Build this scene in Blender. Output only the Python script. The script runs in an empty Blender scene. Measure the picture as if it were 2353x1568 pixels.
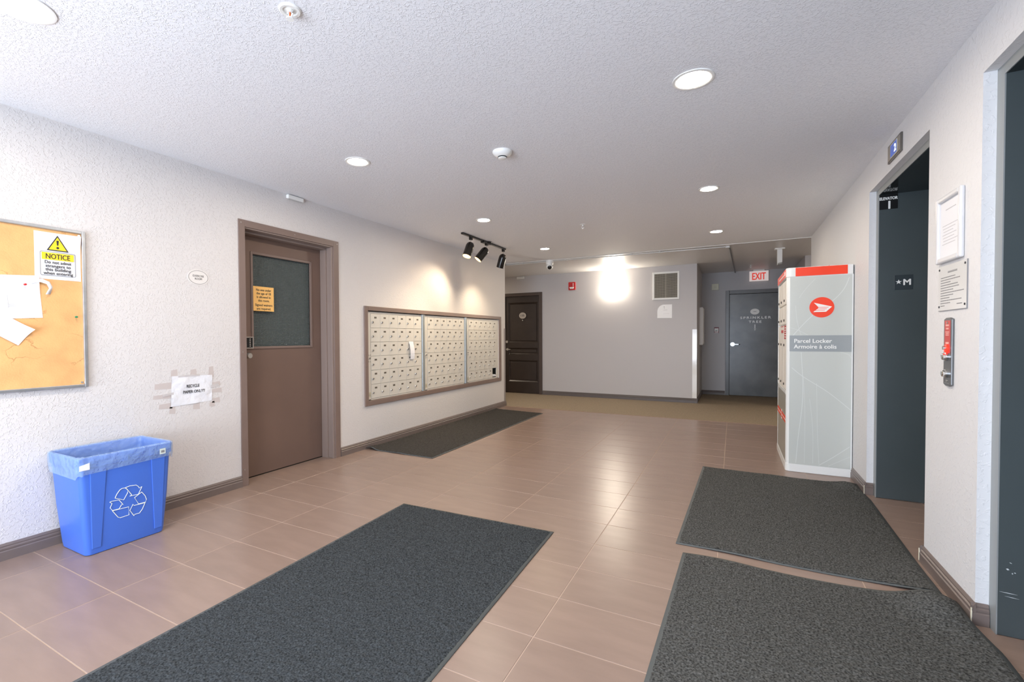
import bpy, bmesh, math, random
import numpy as np
from mathutils import Vector, Matrix
random.seed(7); rng = np.random.default_rng(7)
sc = bpy.context.scene
COL = sc.collection
PI = math.pi
# ------------------------------------------------------------------ camera, light, exposure
XL, XR, H, YF = -3.391, 0.862, 2.41, 8.82      # left wall, right wall, ceiling, far wall
YC, YE, YA = 7.08, 7.19, 10.30                  # tile edge, wall ends, alcove back
cd = bpy.data.cameras.new('camera'); cam = bpy.data.objects.new('camera', cd); COL.objects.link(cam)
yaw, pitch, roll = 0.49683, -0.02024, -0.00554
fh = Vector((-math.sin(yaw), math.cos(yaw), 0)); rt = Vector((math.cos(yaw), math.sin(yaw), 0)); up = Vector((0, 0, 1))
f2 = fh*math.cos(pitch)+up*math.sin(pitch); u2 = up*math.cos(pitch)-fh*math.sin(pitch)
r3 = rt*math.cos(roll)+u2*math.sin(roll); u3 = u2*math.cos(roll)-rt*math.sin(roll)
M = Matrix.Identity(4)
for i, v in enumerate((r3, u3, -f2)):
    for k in range(3): M[k][i] = v[k]
M[2][3] = 1.1664
cam.matrix_world = M
cd.sensor_width = 36; cd.lens = 36*1070.21/2353; cd.shift_x = 0.03062; cd.shift_y = 0.005446
cd.clip_start = 0.02; cd.clip_end = 100
sc.camera = cam
w = bpy.data.worlds.new('world'); sc.world = w; w.use_nodes = True
w.node_tree.nodes['Background'].inputs[0].default_value = (0.75, 0.85, 1.0, 1)
w.node_tree.nodes['Background'].inputs[1].default_value = 1.0
sc.view_settings.view_transform = 'Standard'; sc.view_settings.look = 'None'
sc.view_settings.gamma = 1.0; sc.view_settings.use_curve_mapping = False
sc.view_settings.exposure = 0.58
def area(name, loc, rot, sx, sy, power, color):
    l = bpy.data.lights.new(name, 'AREA'); l.shape = 'RECTANGLE'; l.size = sx; l.size_y = sy
    l.energy = power; l.color = color
    o = bpy.data.objects.new(name, l); COL.objects.link(o); o.location = loc; o.rotation_euler = rot
    return o
# daylight through the glazed entrance behind the camera
DAY = area('entrance_daylight', (-1.3, -2.05, 1.15), (PI/2, 0, 0), 3.7, 2.1, 100, (0.66, 0.79, 1.0))
CFILL = area('ceiling_fill_light', (-2.0, -2.02, .75), (PI/2+.66, 0, 0), 2.2, 1.2, 74, (0.88, 0.93, 1.0))  # added fill lamp, tilted up to brighten the near-left ceiling
DOWN_E = 210.0     # downlight lens emission
SCONCE_E = 85.0
SPOT_W = 26.0

# ------------------------------------------------------------------ materials
def lin(c):
    out = []
    for v in c[:3]:
        v = v/255.0
        out.append(v/12.92 if v <= .04045 else ((v+.055)/1.055)**2.4)
    return (*out, 1)
MATS = {}
def mat(name, c, rough=.6, metal=0, noise=None, bump=None, emit=None, spec=.5, alpha=None, trans=0, coat=0, rnd=0, stretch=None):
    """noise=(scale, amount, detail); bump=(kind, scale, strength, distance)"""
    if name in MATS: return MATS[name]
    m = bpy.data.materials.new(name); m.use_nodes = True; MATS[name] = m
    nt = m.node_tree; b = nt.nodes['Principled BSDF']
    col = lin(c)
    b.inputs['Base Color'].default_value = col; b.inputs['Roughness'].default_value = rough
    b.inputs['Metallic'].default_value = metal; b.inputs['Specular IOR Level'].default_value = spec
    b.inputs['Coat Weight'].default_value = coat
    if trans: b.inputs['Transmission Weight'].default_value = trans
    if alpha is not None: b.inputs['Alpha'].default_value = alpha
    if emit:
        b.inputs['Emission Color'].default_value = lin(emit[0]); b.inputs['Emission Strength'].default_value = emit[1]
    tc = nt.nodes.new('ShaderNodeTexCoord'); src = tc.outputs['Object']
    if stretch:
        mp = nt.nodes.new('ShaderNodeMapping'); mp.inputs['Scale'].default_value = stretch
        nt.links.new(src, mp.inputs[0]); src2 = mp.outputs[0]
    else: src2 = src
    fac = None
    if noise:
        n = nt.nodes.new('ShaderNodeTexNoise'); n.inputs['Scale'].default_value = noise[0]; n.inputs['Detail'].default_value = noise[2] if len(noise) > 2 else 4
        nt.links.new(src2, n.inputs['Vector'])
        mr = nt.nodes.new('ShaderNodeMapRange'); mr.inputs[1].default_value = .3; mr.inputs[2].default_value = .7
        mr.inputs[3].default_value = 1-noise[1]; mr.inputs[4].default_value = 1+noise[1]
        nt.links.new(n.outputs['Fac'], mr.inputs[0]); fac = mr.outputs[0]
    if rnd:
        oi = nt.nodes.new('ShaderNodeObjectInfo'); mr2 = nt.nodes.new('ShaderNodeMapRange')
        mr2.inputs[3].default_value = 1-rnd; mr2.inputs[4].default_value = 1+rnd
        nt.links.new(oi.outputs['Random'], mr2.inputs[0])
        if fac:
            mm = nt.nodes.new('ShaderNodeMath'); mm.operation = 'MULTIPLY'
            nt.links.new(fac, mm.inputs[0]); nt.links.new(mr2.outputs[0], mm.inputs[1]); fac = mm.outputs[0]
        else: fac = mr2.outputs[0]
    if fac:
        hs = nt.nodes.new('ShaderNodeHueSaturation'); hs.inputs['Color'].default_value = col
        nt.links.new(fac, hs.inputs['Value']); nt.links.new(hs.outputs[0], b.inputs['Base Color'])
    if bump:
        kind, s, st, dist = bump
        bp = nt.nodes.new('ShaderNodeBump'); bp.inputs['Strength'].default_value = st; bp.inputs['Distance'].default_value = dist
        n = nt.nodes.new('ShaderNodeTexNoise'); n.inputs['Scale'].default_value = s; n.inputs['Detail'].default_value = 3
        nt.links.new(src, n.inputs['Vector']); h = n.outputs['Fac']
        if kind == 'knock':        # sprayed drywall texture: flattened blobs with soft edges
            n.inputs['Distortion'].default_value = .6; n.inputs['Roughness'].default_value = .55
            mr = nt.nodes.new('ShaderNodeMapRange'); mr.interpolation_type = 'SMOOTHSTEP'
            mr.inputs[1].default_value = .50; mr.inputs[2].default_value = .66
            nt.links.new(h, mr.inputs[0]); h = mr.outputs[0]
        if kind == 'stipple':
            n.inputs['Distortion'].default_value = .9; n.inputs['Roughness'].default_value = .6
            mr = nt.nodes.new('ShaderNodeMapRange'); mr.interpolation_type = 'SMOOTHSTEP'
            mr.inputs[1].default_value = .49; mr.inputs[2].default_value = .63
            nt.links.new(h, mr.inputs[0]); h = mr.outputs[0]
        if kind == 'cell':
            v = nt.nodes.new('ShaderNodeTexVoronoi'); v.inputs['Scale'].default_value = s
            nt.links.new(src, v.inputs['Vector']); h = v.outputs['Distance']
        nt.links.new(h, bp.inputs['Height']); nt.links.new(bp.outputs[0], b.inputs['Normal'])
    return m
WALL = mat('wall_paint', (212, 208, 206), .62, bump=('knock', 80, .5, .003))
WALLR = mat('wall_paint_right', (217, 217, 218), .62, bump=('knock', 50, .35, .003))
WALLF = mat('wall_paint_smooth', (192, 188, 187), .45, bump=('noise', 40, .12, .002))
CEIL = mat('ceiling_stipple', (232, 233, 236), .75, bump=('stipple', 78, .5, .0035))
CEILC = mat('ceiling_corridor_paint', (214, 212, 211), .40, bump=('knock', 40, .3, .003))
BROWN = mat('brown_paint', (124, 106, 98), .42, noise=(6, .05))
BROWN2 = mat('brown_leaf_paint', (112, 91, 81), .45, noise=(3, .06))
BASE = mat('baseboard_paint', (112, 100, 95), .38, noise=(9, .06))
GROUT = mat('grout', (182, 160, 143), .8)
TILE = mat('brown_porcelain', (140, 120, 109), .31, noise=(5, .09, 8), bump=('noise', 90, .06, .001), rnd=.035, stretch=(.7, 3.2, 1), spec=.5)
CARPET = mat('corridor_carpet', (138, 123, 103), .95, noise=(120, .30, 3), bump=('noise', 160, .6, .006))
RUBBER = mat('mat_rubber', (80, 84, 84), .7)
PILE = mat('mat_pile', (58, 62, 65), .95, noise=(150, .65, 2), spec=.1)
PILE2 = mat('mat_pile_grey', (76, 77, 76), .95, noise=(130, .7, 2), spec=.1)
PILE3 = mat('mat_pile_brownish', (62, 60, 58), .95, noise=(160, .5, 2), spec=.1)
DARKF = mat('elevator_slate_paint', (70, 78, 80), .33, noise=(2.5, .07))
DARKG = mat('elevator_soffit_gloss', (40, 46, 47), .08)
STEELG = mat('elevator_frame_grey', (150, 154, 154), .4, metal=.2)
ALU = mat('aluminium', (200, 203, 206), .32, metal=.85, noise=(20, .08))
STEEL = mat('brushed_steel', (198, 196, 192), .28, metal=.95)
CHROME = mat('chrome', (225, 225, 225), .12, metal=1)
CORK = mat('cork', (222, 170, 112), .85, noise=(9, .10, 8), bump=('cell', 120, .3, .002))
def cork_cracks():
    nt = CORK.node_tree; b = nt.nodes['Principled BSDF']; src = b.inputs['Base Color'].links[0].from_socket
    tc = nt.nodes.new('ShaderNodeTexCoord'); v = nt.nodes.new('ShaderNodeTexVoronoi'); v.feature = 'DISTANCE_TO_EDGE'; v.inputs['Scale'].default_value = 7
    n0 = nt.nodes.new('ShaderNodeTexNoise'); n0.inputs['Scale'].default_value = 9; n0.inputs['Detail'].default_value = 6
    add = nt.nodes.new('ShaderNodeVectorMath'); add.operation = 'MULTIPLY_ADD'; add.inputs[1].default_value = (.12, .12, .12)
    nt.links.new(tc.outputs['Object'], n0.inputs['Vector']); nt.links.new(n0.outputs['Color'], add.inputs[0]); nt.links.new(tc.outputs['Object'], add.inputs[2])
    nt.links.new(add.outputs[0], v.inputs['Vector'])
    m1 = nt.nodes.new('ShaderNodeMapRange'); m1.inputs[1].default_value = .004; m1.inputs[2].default_value = .012; m1.inputs[3].default_value = 1; m1.inputs[4].default_value = 0
    nt.links.new(v.outputs['Distance'], m1.inputs[0])
    n = nt.nodes.new('ShaderNodeTexNoise'); n.inputs['Scale'].default_value = 4.5; nt.links.new(tc.outputs['Object'], n.inputs['Vector'])
    m2 = nt.nodes.new('ShaderNodeMapRange'); m2.inputs[1].default_value = .52; m2.inputs[2].default_value = .60; m2.inputs[4].default_value = .75
    nt.links.new(n.outputs['Fac'], m2.inputs[0])
    mm = nt.nodes.new('ShaderNodeMath'); mm.operation = 'MULTIPLY'; nt.links.new(m1.outputs[0], mm.inputs[0]); nt.links.new(m2.outputs[0], mm.inputs[1])
    mx = nt.nodes.new('ShaderNodeMix'); mx.data_type = 'RGBA'; nt.links.new(mm.outputs[0], mx.inputs[0]); nt.links.new(src, mx.inputs[6]); mx.inputs[7].default_value = lin((168, 118, 70))
    nt.links.new(mx.outputs[2], b.inputs['Base Color'])
cork_cracks()
PAPER = mat('white_paper', (228, 229, 233), .7)
PAPERC = mat('crumpled_paper', (226, 227, 231), .6, bump=('noise', 14, .8, .012))
INK = mat('black_ink', (40, 40, 44), .6)
INKG = mat('grey_ink', (130, 130, 132), .7)
INKL = mat('pale_ink', (188, 188, 192), .7)
YEL = mat('sign_yellow', (247, 208, 40), .5)
ORP = mat('amber_paper', (240, 190, 112), .6)
TAPE = mat('old_tape', (196, 186, 182), .35)
TAPEC = mat('clear_tape', (225, 220, 218), .15, alpha=.45)
WPL = mat('white_plastic', (236, 236, 232), .4)
EXITB = mat('exit_box', (236, 232, 228), .4, emit=((255, 232, 226), .22))
WPL2 = mat('cream_plastic', (218, 217, 196), .45)
BLACK = mat('black_metal', (22, 20, 17), .22)
BLACKP = mat('black_plastic', (18, 18, 18), .35)
WARMIN = mat('lamp_reflector', (235, 200, 150), .35, emit=((255, 205, 140), 1.2))
MAILF = mat('mailbox_enamel', (214, 211, 203), .38, metal=.15)
MAILT = mat('mailbox_tray', (172, 180, 183), .3, metal=.6)
PLATE = mat('number_plate_dark', (110, 104, 94), .4, metal=.4)
HOLE = mat('void_shade', (30, 32, 30), .7)  # near-black colour for shade in the door gap and open mailbox
DOORB = mat('dark_brown_door', (52, 42, 37), .38, noise=(4, .12))
DOORG = mat('grey_metal_door', (98, 101, 102), .27, noise=(3.5, .22, 6), bump=('noise', 5, .12, .006))
FRAMEG = mat('grey_door_frame', (92, 93, 93), .3)
LOCKW = mat('locker_white', (226, 228, 226), .25)
LOCKG = mat('locker_panel_grey', (194, 198, 193), .16)
LOCKL = mat('locker_line', (212, 216, 212), .16)
LOCKB = mat('locker_band', (150, 156, 158), .25)
LOCKD = mat('locker_door_white', (232, 228, 220), .35)
LOCKT = mat('locker_lower_grey', (158, 156, 146), .3)
ORANGE = mat('postal_red', (238, 62, 22), .35)
RED = mat('signal_red', (190, 34, 34), .35)
REDL = mat('label_red', (196, 70, 66), .4)
REDLIT = mat('red_lit', (240, 40, 30), .3, emit=((255, 40, 25), 1.5))
BIN = mat('blue_bin_plastic', (68, 110, 204), .36, spec=.5)
BINL = mat('bin_liner_film', (175, 205, 240), .16, alpha=.36, bump=('noise', 16, 1.0, .02))
GREEN = mat('pin_green', (20, 130, 90), .3)
OVAL = mat('oval_plate', (222, 218, 214), .4)
LENS = mat('lamp_lens', (255, 255, 255), .4, emit=((255, 240, 220), DOWN_E))
LENSW = mat('lamp_lens_warm', (255, 255, 255), .4, emit=((255, 232, 196), DOWN_E*.8))
LENSC = mat('fill_lens_corridor', (255, 255, 255), .4, emit=((255, 238, 214), DOWN_E*2.2))  # boosted lens for the added corridor lamps, lifts the far end
SCON = mat('sconce_glass', (255, 255, 255), .4, emit=((255, 243, 224), SCONCE_E))
BULB = mat('spot_bulb', (255, 255, 255), .4, emit=((255, 222, 170), 30))
SCREEN = mat('lcd_blue', (40, 70, 150), .15, emit=((52, 84, 170), .45))
SCRT = mat('lcd_digit', (230, 240, 255), .3, emit=((235, 242, 255), 1.2))
EXITM = mat('exit_red', (235, 70, 50), .4, emit=((255, 60, 40), .25))
ACRY = mat('clear_plaque', (226, 226, 224), .06)
GRILB = mat('grille_dark', (70, 66, 60), .7)
GRILL = mat('grille_bars', (176, 170, 154), .5)
AMBER = mat('bulb_amber', (190, 90, 30), .1)
GUARDW = mat('white_corner_guard', (240, 240, 238), .08)
GUARDB = mat('brown_corner_guard', (150, 142, 138), .3)
# ribbed wired glass
def glassmat():
    m = bpy.data.materials.new('patterned_glass'); m.use_nodes = True; nt = m.node_tree; b = nt.nodes['Principled BSDF']
    b.inputs['Base Color'].default_value = lin((90, 99, 98)); b.inputs['Roughness'].default_value = .22
    tc = nt.nodes.new('ShaderNodeTexCoord'); bp = nt.nodes.new('ShaderNodeBump')
    bp.inputs['Strength'].default_value = .9; bp.inputs['Distance'].default_value = .006
    ws = []
    for d in ('Y', 'Z'):
        wv = nt.nodes.new('ShaderNodeTexWave'); wv.wave_type = 'BANDS'; wv.bands_direction = d
        wv.inputs['Scale'].default_value = 24; nt.links.new(tc.outputs['Object'], wv.inputs['Vector']); ws.append(wv)
    mm = nt.nodes.new('ShaderNodeMath'); mm.operation = 'MULTIPLY'
    nt.links.new(ws[0].outputs['Fac'], mm.inputs[0]); nt.links.new(ws[1].outputs['Fac'], mm.inputs[1])
    nt.links.new(mm.outputs[0], bp.inputs['Height']); nt.links.new(bp.outputs[0], b.inputs['Normal'])
    mr = nt.nodes.new('ShaderNodeMapRange'); mr.inputs[3].default_value = .75; mr.inputs[4].default_value = 1.5
    nt.links.new(mm.outputs[0], mr.inputs[0])
    hs = nt.nodes.new('ShaderNodeHueSaturation'); hs.inputs['Color'].default_value = lin((84, 93, 92))
    nt.links.new(mr.outputs[0], hs.inputs['Value']); nt.links.new(hs.outputs[0], b.inputs['Base Color'])
    return m
PGLASS = glassmat()

# ------------------------------------------------------------------ mesh helpers
class MB:
    def __init__(s): s.v = []; s.f = []
    def add(s, vs, fs):
        o = len(s.v); s.v += [tuple(v) for v in vs]; s.f += [tuple(i+o for i in f) for f in fs]; return s
    def box(s, x0, y0, z0, x1, y1, z1):
        x0, x1 = sorted((x0, x1)); y0, y1 = sorted((y0, y1)); z0, z1 = sorted((z0, z1))
        return s.add([(x0,y0,z0),(x1,y0,z0),(x1,y1,z0),(x0,y1,z0),(x0,y0,z1),(x1,y0,z1),(x1,y1,z1),(x0,y1,z1)],
                     [(0,3,2,1),(4,5,6,7),(0,1,5,4),(1,2,6,5),(2,3,7,6),(3,0,4,7)])
    def prism(s, poly, a, b, axis='z'):
        """poly in (u,v) extruded between a and b on the third axis"""
        n = len(poly)
        P = {'z': lambda u, v, w: (u, v, w), 'y': lambda u, v, w: (u, w, v), 'x': lambda u, v, w: (w, u, v)}[axis]
        vs = [P(u, v, a) for u, v in poly]+[P(u, v, b) for u, v in poly]
        return s.add(vs, [tuple(range(n-1, -1, -1)), tuple(range(n, 2*n))]+[(i, (i+1) % n, n+(i+1) % n, n+i) for i in range(n)])
    def lathe(s, prof, n=24, mtx=None, cap=True):
        mtx = mtx or Matrix.Identity(4); vs = []
        for r, h in prof:
            for k in range(n):
                t = 2*PI*k/n; vs.append(mtx @ Vector((r*math.cos(t), r*math.sin(t), h)))
        fs = []
        for i in range(len(prof)-1):
            for k in range(n): fs.append((i*n+k, i*n+(k+1) % n, (i+1)*n+(k+1) % n, (i+1)*n+k))
        if cap: fs.append(tuple(range(n-1, -1, -1))); m = (len(prof)-1)*n; fs.append(tuple(m+k for k in range(n)))
        return s.add(vs, fs)
    def cyl(s, p, q, r, n=16, r2=None):
        p, q = Vector(p), Vector(q); d = q-p
        m = Matrix.Translation(p) @ d.to_track_quat('Z', 'Y').to_matrix().to_4x4()
        return s.lathe([(r, 0), (r if r2 is None else r2, d.length)], n, m)
    def tube(s, pts, r, n=10):
        pts = [Vector(p) for p in pts]
        rings = []
        for i, p in enumerate(pts):
            d = (pts[min(i+1, len(pts)-1)]-pts[max(i-1, 0)]).normalized(); q = d.to_track_quat('Z', 'Y')
            rings.append([p+q @ Vector((r*math.cos(2*PI*k/n), r*math.sin(2*PI*k/n), 0)) for k in range(n)])
        o = []; [o.extend(rg) for rg in rings]; fs = []
        for i in range(len(pts)-1):
            for k in range(n): fs.append((i*n+k, i*n+(k+1) % n, (i+1)*n+(k+1) % n, (i+1)*n+k))
        fs += [tuple(range(n-1, -1, -1)), tuple((len(pts)-1)*n+k for k in range(n))]
        return s.add(o, fs)
    def loft(s, rings, cap0=True, cap1=True):
        n = len(rings[0]); o = []; [o.extend(r) for r in rings]; fs = []
        for i in range(len(rings)-1):
            for k in range(n): fs.append((i*n+k, i*n+(k+1) % n, (i+1)*n+(k+1) % n, (i+1)*n+k))
        if cap0: fs.append(tuple(range(n-1, -1, -1)))
        if cap1: fs.append(tuple((len(rings)-1)*n+k for k in range(n)))
        return s.add(o, fs)
    def each(s, name, m, parent=None, **k):
        return [q.build(name, m, parent, **k) for q in split(s)]
    def build(s, name, m, parent=None, bevel=0, smooth=False, kind=None, fix=True):
        me = bpy.data.meshes.new(name); me.from_pydata(s.v, [], s.f)
        if fix:
            bm = bmesh.new(); bm.from_mesh(me); bmesh.ops.recalc_face_normals(bm, faces=bm.faces); bm.to_mesh(me); bm.free()
        if smooth:
            me.polygons.foreach_set('use_smooth', [True]*len(me.polygons))
        me.materials.append(m)
        o = bpy.data.objects.new(name, me); COL.objects.link(o)
        if parent: o.parent = parent
        if kind: o['kind'] = kind
        if bevel:
            md = o.modifiers.new('bevel', 'BEVEL'); md.width = bevel; md.segments = 2; md.limit_method = 'ANGLE'; md.angle_limit = .7
        if smooth:
            md = o.modifiers.new('edges', 'EDGE_SPLIT'); md.split_angle = .7
        return o
def split(mb):
    par = list(range(len(mb.v)))
    def find(a):
        while par[a] != a: par[a] = par[par[a]]; a = par[a]
        return a
    for f in mb.f:
        for i in f[1:]: par[find(i)] = find(f[0])
    groups = {}
    for f in mb.f: groups.setdefault(find(f[0]), []).append(f)
    out = []
    for fs in groups.values():
        ids = sorted({i for f in fs for i in f}); mp = {i: k for k, i in enumerate(ids)}
        q = MB(); q.v = [mb.v[i] for i in ids]; q.f = [tuple(mp[i] for i in f) for f in fs]; out.append(q)
    return out
def tag(o, label, cat, group=None):
    o['label'] = label; o['category'] = cat
    if group: o['group'] = group
    return o
def thing(name, label, cat, loc=(0, 0, 0), right=None, group=None):
    o = bpy.data.objects.new(name, None); o.empty_display_size = .1; COL.objects.link(o)
    if right is not None:
        r = Vector(right); u = Vector((0, 0, 1)); n = r.cross(u)
        m = Matrix.Identity(4)
        for i, v in enumerate((r, u, n)):
            for k in range(3): m[k][i] = v[k]
        for k in range(3): m[k][3] = loc[k]
        o.matrix_world = m
    else: o.location = loc
    return tag(o, label, cat, group)
def struct(o): o['kind'] = 'structure'; return o
def S(name, loc=(0, 0, 0)):
    o = bpy.data.objects.new(name, None); COL.objects.link(o); o.location = loc; return struct(o)
LEFT, RIGHT, FAR = (0, 1, 0), (0, -1, 0), (1, 0, 0)     # text direction on each wall; local z points into the room
def rrect(hw, hh, r, n=5, cx=0, cy=0):
    p = []
    for sx, sy, a0 in ((1, 1, 0), (-1, 1, PI/2), (-1, -1, PI), (1, -1, 1.5*PI)):
        for k in range(n+1):
            a = a0+k*PI/2/n; p.append((cx+sx*(hw-r)+r*math.cos(a), cy+sy*(hh-r)+r*math.sin(a)))
    return p
def ellipse(rx, ry, n=40, cx=0, cy=0): return [(cx+rx*math.cos(2*PI*k/n), cy+ry*math.sin(2*PI*k/n)) for k in range(n)]
def ring(mb, outer, inner, a, b):
    n = len(outer)
    vs = [(u, v, a) for u, v in outer]+[(u, v, b) for u, v in outer]+[(u, v, b) for u, v in inner]+[(u, v, a) for u, v in inner]
    fs = []
    for i in range(n):
        j = (i+1) % n
        for q in range(4): p = (q+1) % 4; fs.append((q*n+i, q*n+j, p*n+j, p*n+i))
    return mb.add(vs, fs)
def text(body, size, m, parent, u=0, v=0, z=.001, name='lettering', bold=0, ext=.0004, width=None, align='CENTER', rot=0, sx=1, space=1):
    """flat lettering in the local frame of its parent, (u,v) the centre (or the left end) of the line's baseline"""
    c = bpy.data.curves.new(name, 'FONT'); c.body = body; c.size = size; c.align_x = align; c.extrude = ext
    c.space_character = space; c.resolution_u = 3
    t = bpy.data.objects.new(name, c); COL.objects.link(t)
    dg = bpy.context.evaluated_depsgraph_get(); dg.update()
    me = bpy.data.meshes.new_from_object(t.evaluated_get(dg)); bpy.data.objects.remove(t)
    xs = [vv.co.x for vv in me.vertices]
    if width and xs:
        sx = width/(max(xs)-min(xs))
        if align == 'CENTER':
            mid = (max(xs)+min(xs))/2
            for vv in me.vertices: vv.co.x -= mid
    for vv in me.vertices: vv.co.x *= sx
    if bold:      # bold strokes: shifted copies joined into the same lettering
        n = len(me.vertices); co = np.empty(n*3); me.vertices.foreach_get('co', co); co = co.reshape(-1, 3)
        fs = [tuple(p.vertices) for p in me.polygons]; bold *= 1.0
        V = []; F = []
        for k, (dx, dy) in enumerate(((0, 0), (bold, 0), (-bold, 0), (0, bold*.7), (0, -bold*.7))):
            V += [(x+dx, y+dy, z+k*.00001) for x, y, z in co]; F += [tuple(i+k*n for i in f) for f in fs]
        me = bpy.data.meshes.new(name); me.from_pydata(V, [], F)
    me.materials.clear(); me.materials.append(m)
    o = bpy.data.objects.new(name, me); COL.objects.link(o); o.parent = parent
    o.location = (u, v, z); o.rotation_euler = (0, 0, rot)
    return o
def dup_tree(o, loc, label=None, parent=None):
    r = o.copy(); COL.objects.link(r); r.location = loc
    if parent: r.parent = parent
    if label: r['label'] = label
    for ch in list(o.children):
        c = ch.copy(); COL.objects.link(c); c.parent = r
        for g in ch.children:
            d = g.copy(); COL.objects.link(d); d.parent = c
    return r

# ------------------------------------------------------------------ structure
# floor: grout bed, tiles one by one, corridor carpet
floor = struct(MB().box(-7.3, -1.95, -.08, 4.2, 10.7, -.009).build('floor', GROUT))
MB().box(-3.8, -1.8, -.009, 1.4, YC, -.0012).build('grout_bed', GROUT, floor)
xs = [-3.728+.61*i for i in range(9)]        # -3.728 .. 1.152
x0, y0, g = -2.508, .7503, .0016
tmesh = {}
def tile(xa, xb, ya, yb):
    k = (round(xb-xa, 3), round(yb-ya, 3))
    if k not in tmesh:
        a, b, e = (xb-xa)/2-g, (yb-ya)/2-g, .0012
        mb = MB(); mb.loft([[(-a, -b, -.008), (a, -b, -.008), (a, b, -.008), (-a, b, -.008)], [(-a, -b, -e), (a, -b, -e), (a, b, -e), (-a, b, -e)],
                            [(-a+e, -b+e, 0), (a-e, -b+e, 0), (a-e, b-e, 0), (-a+e, b-e, 0)]])
        o = mb.build('floor_tile', TILE, floor); tmesh[k] = o.data
    else:
        o = bpy.data.objects.new('floor_tile', tmesh[k]); COL.objects.link(o); o.parent = floor
    o.location = ((xa+xb)/2, (ya+yb)/2, 0)
for i in range(8):
    for j in range(-8, 21):
        ya = y0+.305*j; yb = min(ya+.305, YC)
        tile(x0+.61*(i-2), x0+.61*(i-1), ya, yb)
for (ra, rb) in ((1.40, 2.579), (3.149, 4.324)):
    for j in range(-8, 21):
        ya, yb = y0+.305*j, y0+.305*(j+1)
        if yb > ra-.05 and ya < rb+.05: tile(x0+.61*6, 1.35, ya, yb)
MB().box(-7.2, YC+.002, -.009, 4.1, 10.5, .004).build('carpet', CARPET, floor, kind='stuff')
MB().box(-3.6, YC-.006, -.004, 1.4, YC+.010, .0035).build('edge_strip', mat('edge_strip', (150, 120, 100), .5), floor)

ceiling = struct(MB().box(-3.9, -1.95, H, 1.5, YE, H+.1).build('ceiling', CEIL))
MB().box(-7.3, YE, H, 4.2, 10.7, H+.1).build('corridor_ceiling', CEILC, ceiling)
struct(MB().box(XL-.02, YE-.006, H-.006, XR, YE+.008, H+.01).build('trim_1', WPL))

wl = MB()
for a, b in ((-1.95, 2.352), (3.285, 3.752), (6.874, 7.125)): wl.box(XL-.32, a, 0, XL, b, H)
wl.box(XL-.32, 2.352, 2.048, XL, 3.285, H).box(XL-.32, 3.752, 0, XL, 6.874, .495).box(XL-.32, 3.752, 1.458, XL, 6.874, H)
wl.box(XL-.32, 3.752, .495, XL-.26, 6.874, 1.458).box(XL-.32, 2.352, 0, XL-.27, 3.285, 2.048)
wl.box(-7.2, 6.9, 0, XL-.32, 7.125, H)
struct(wl.build('wall_left', WALL))
wr = MB()
for a, b in ((-1.95, 1.40), (2.579, 3.149)): wr.box(XR, a, 0, XR+.6, b, H)
wr.box(XR, 4.324, 0, 4.1, YE, H)
for a, b in ((1.40, 2.579), (3.149, 4.324)): wr.box(XR, a, 2.197, XR+.6, b, H)
struct(wr.build('wall_right', WALLR))
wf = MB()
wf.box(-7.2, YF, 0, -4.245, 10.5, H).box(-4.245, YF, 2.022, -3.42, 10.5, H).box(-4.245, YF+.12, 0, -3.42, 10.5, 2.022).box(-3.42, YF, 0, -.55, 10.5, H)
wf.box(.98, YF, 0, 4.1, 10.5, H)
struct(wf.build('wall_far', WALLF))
wa = MB(); wa.box(-.55, YA, 0, -.075, YA+.2, H).box(.86, YA, 0, .98, YA+.2, H).box(-.075, YA, 1.98, .86, YA+.2, H).box(-.075, YA+.1, 0, .86, YA+.2, 1.98)
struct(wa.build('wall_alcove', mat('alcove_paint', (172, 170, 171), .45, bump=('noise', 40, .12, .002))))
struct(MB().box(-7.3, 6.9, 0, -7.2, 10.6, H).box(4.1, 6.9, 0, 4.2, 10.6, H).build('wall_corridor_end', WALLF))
wn = MB(); wn.box(-3.9, -1.95, 0, -3.15, -1.8, H).box(.55, -1.95, 0, 1.5, -1.8, H).box(-3.15, -1.95, 2.2, .55, -1.8, H)
struct(wn.build('wall_near', WALL))
# entrance glazing frame behind the camera
wd = S('window_1', (-1.3, -1.87, 0)); fm = MB()
for x in (-1.82, -.62, .6, 1.82): fm.box(x-.03, -.04, 0, x+.03, .04, 2.2)
fm.box(-1.85, -.04, 2.14, 1.85, .04, 2.2).box(-1.85, -.04, 0, 1.85, .04, .06).box(-1.85, -.03, 1.0, 1.85, .03, 1.05)
fm.build('window_frame', ALU, wd)

# baseboards
BP = [(0, 0), (.015, 0), (.015, .046), (.011, .051), (.013, .058), (.013, .064), (.008, .069), (.009, .076), (.003, .087), (0, .087)]
def bb(name, p, q, nrm, m=BASE):
    p, q, n = Vector((*p, 0)), Vector((*q, 0)), Vector((*nrm, 0))
    rings = [[e+n*(d+.0005)+Vector((0, 0, h)) for d, h in BP] for e in (p, q)]
    return struct(MB().loft(rings).build(name, m))
bb('baseboard_left', (XL, -1.8), (XL, 2.300), (1, 0))
bb('baseboard_left', (XL, 3.350), (XL, 7.14), (1, 0))
bb('baseboard_left', (XL, 7.125), (-6, 7.125), (0, 1))
bb('baseboard_right', (XR, 2.565), (XR, 3.163), (-1, 0)); bb('baseboard_right', (XR, 4.310), (XR, 7.2), (-1, 0)); bb('baseboard_right', (XR, -1.8), (XR, 1.40), (-1, 0))
bb('baseboard_right', (XR-.014, 4.324), (.90, 4.324), (0, -1)); bb('baseboard_right', (XR-.014, 2.579), (.90, 2.579), (0, -1))
bb('baseboard_right', (XR-.014, 3.149), (.90, 3.149), (0, 1))
BASED = mat('baseboard_far_paint', (96, 88, 85), .4)
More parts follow.
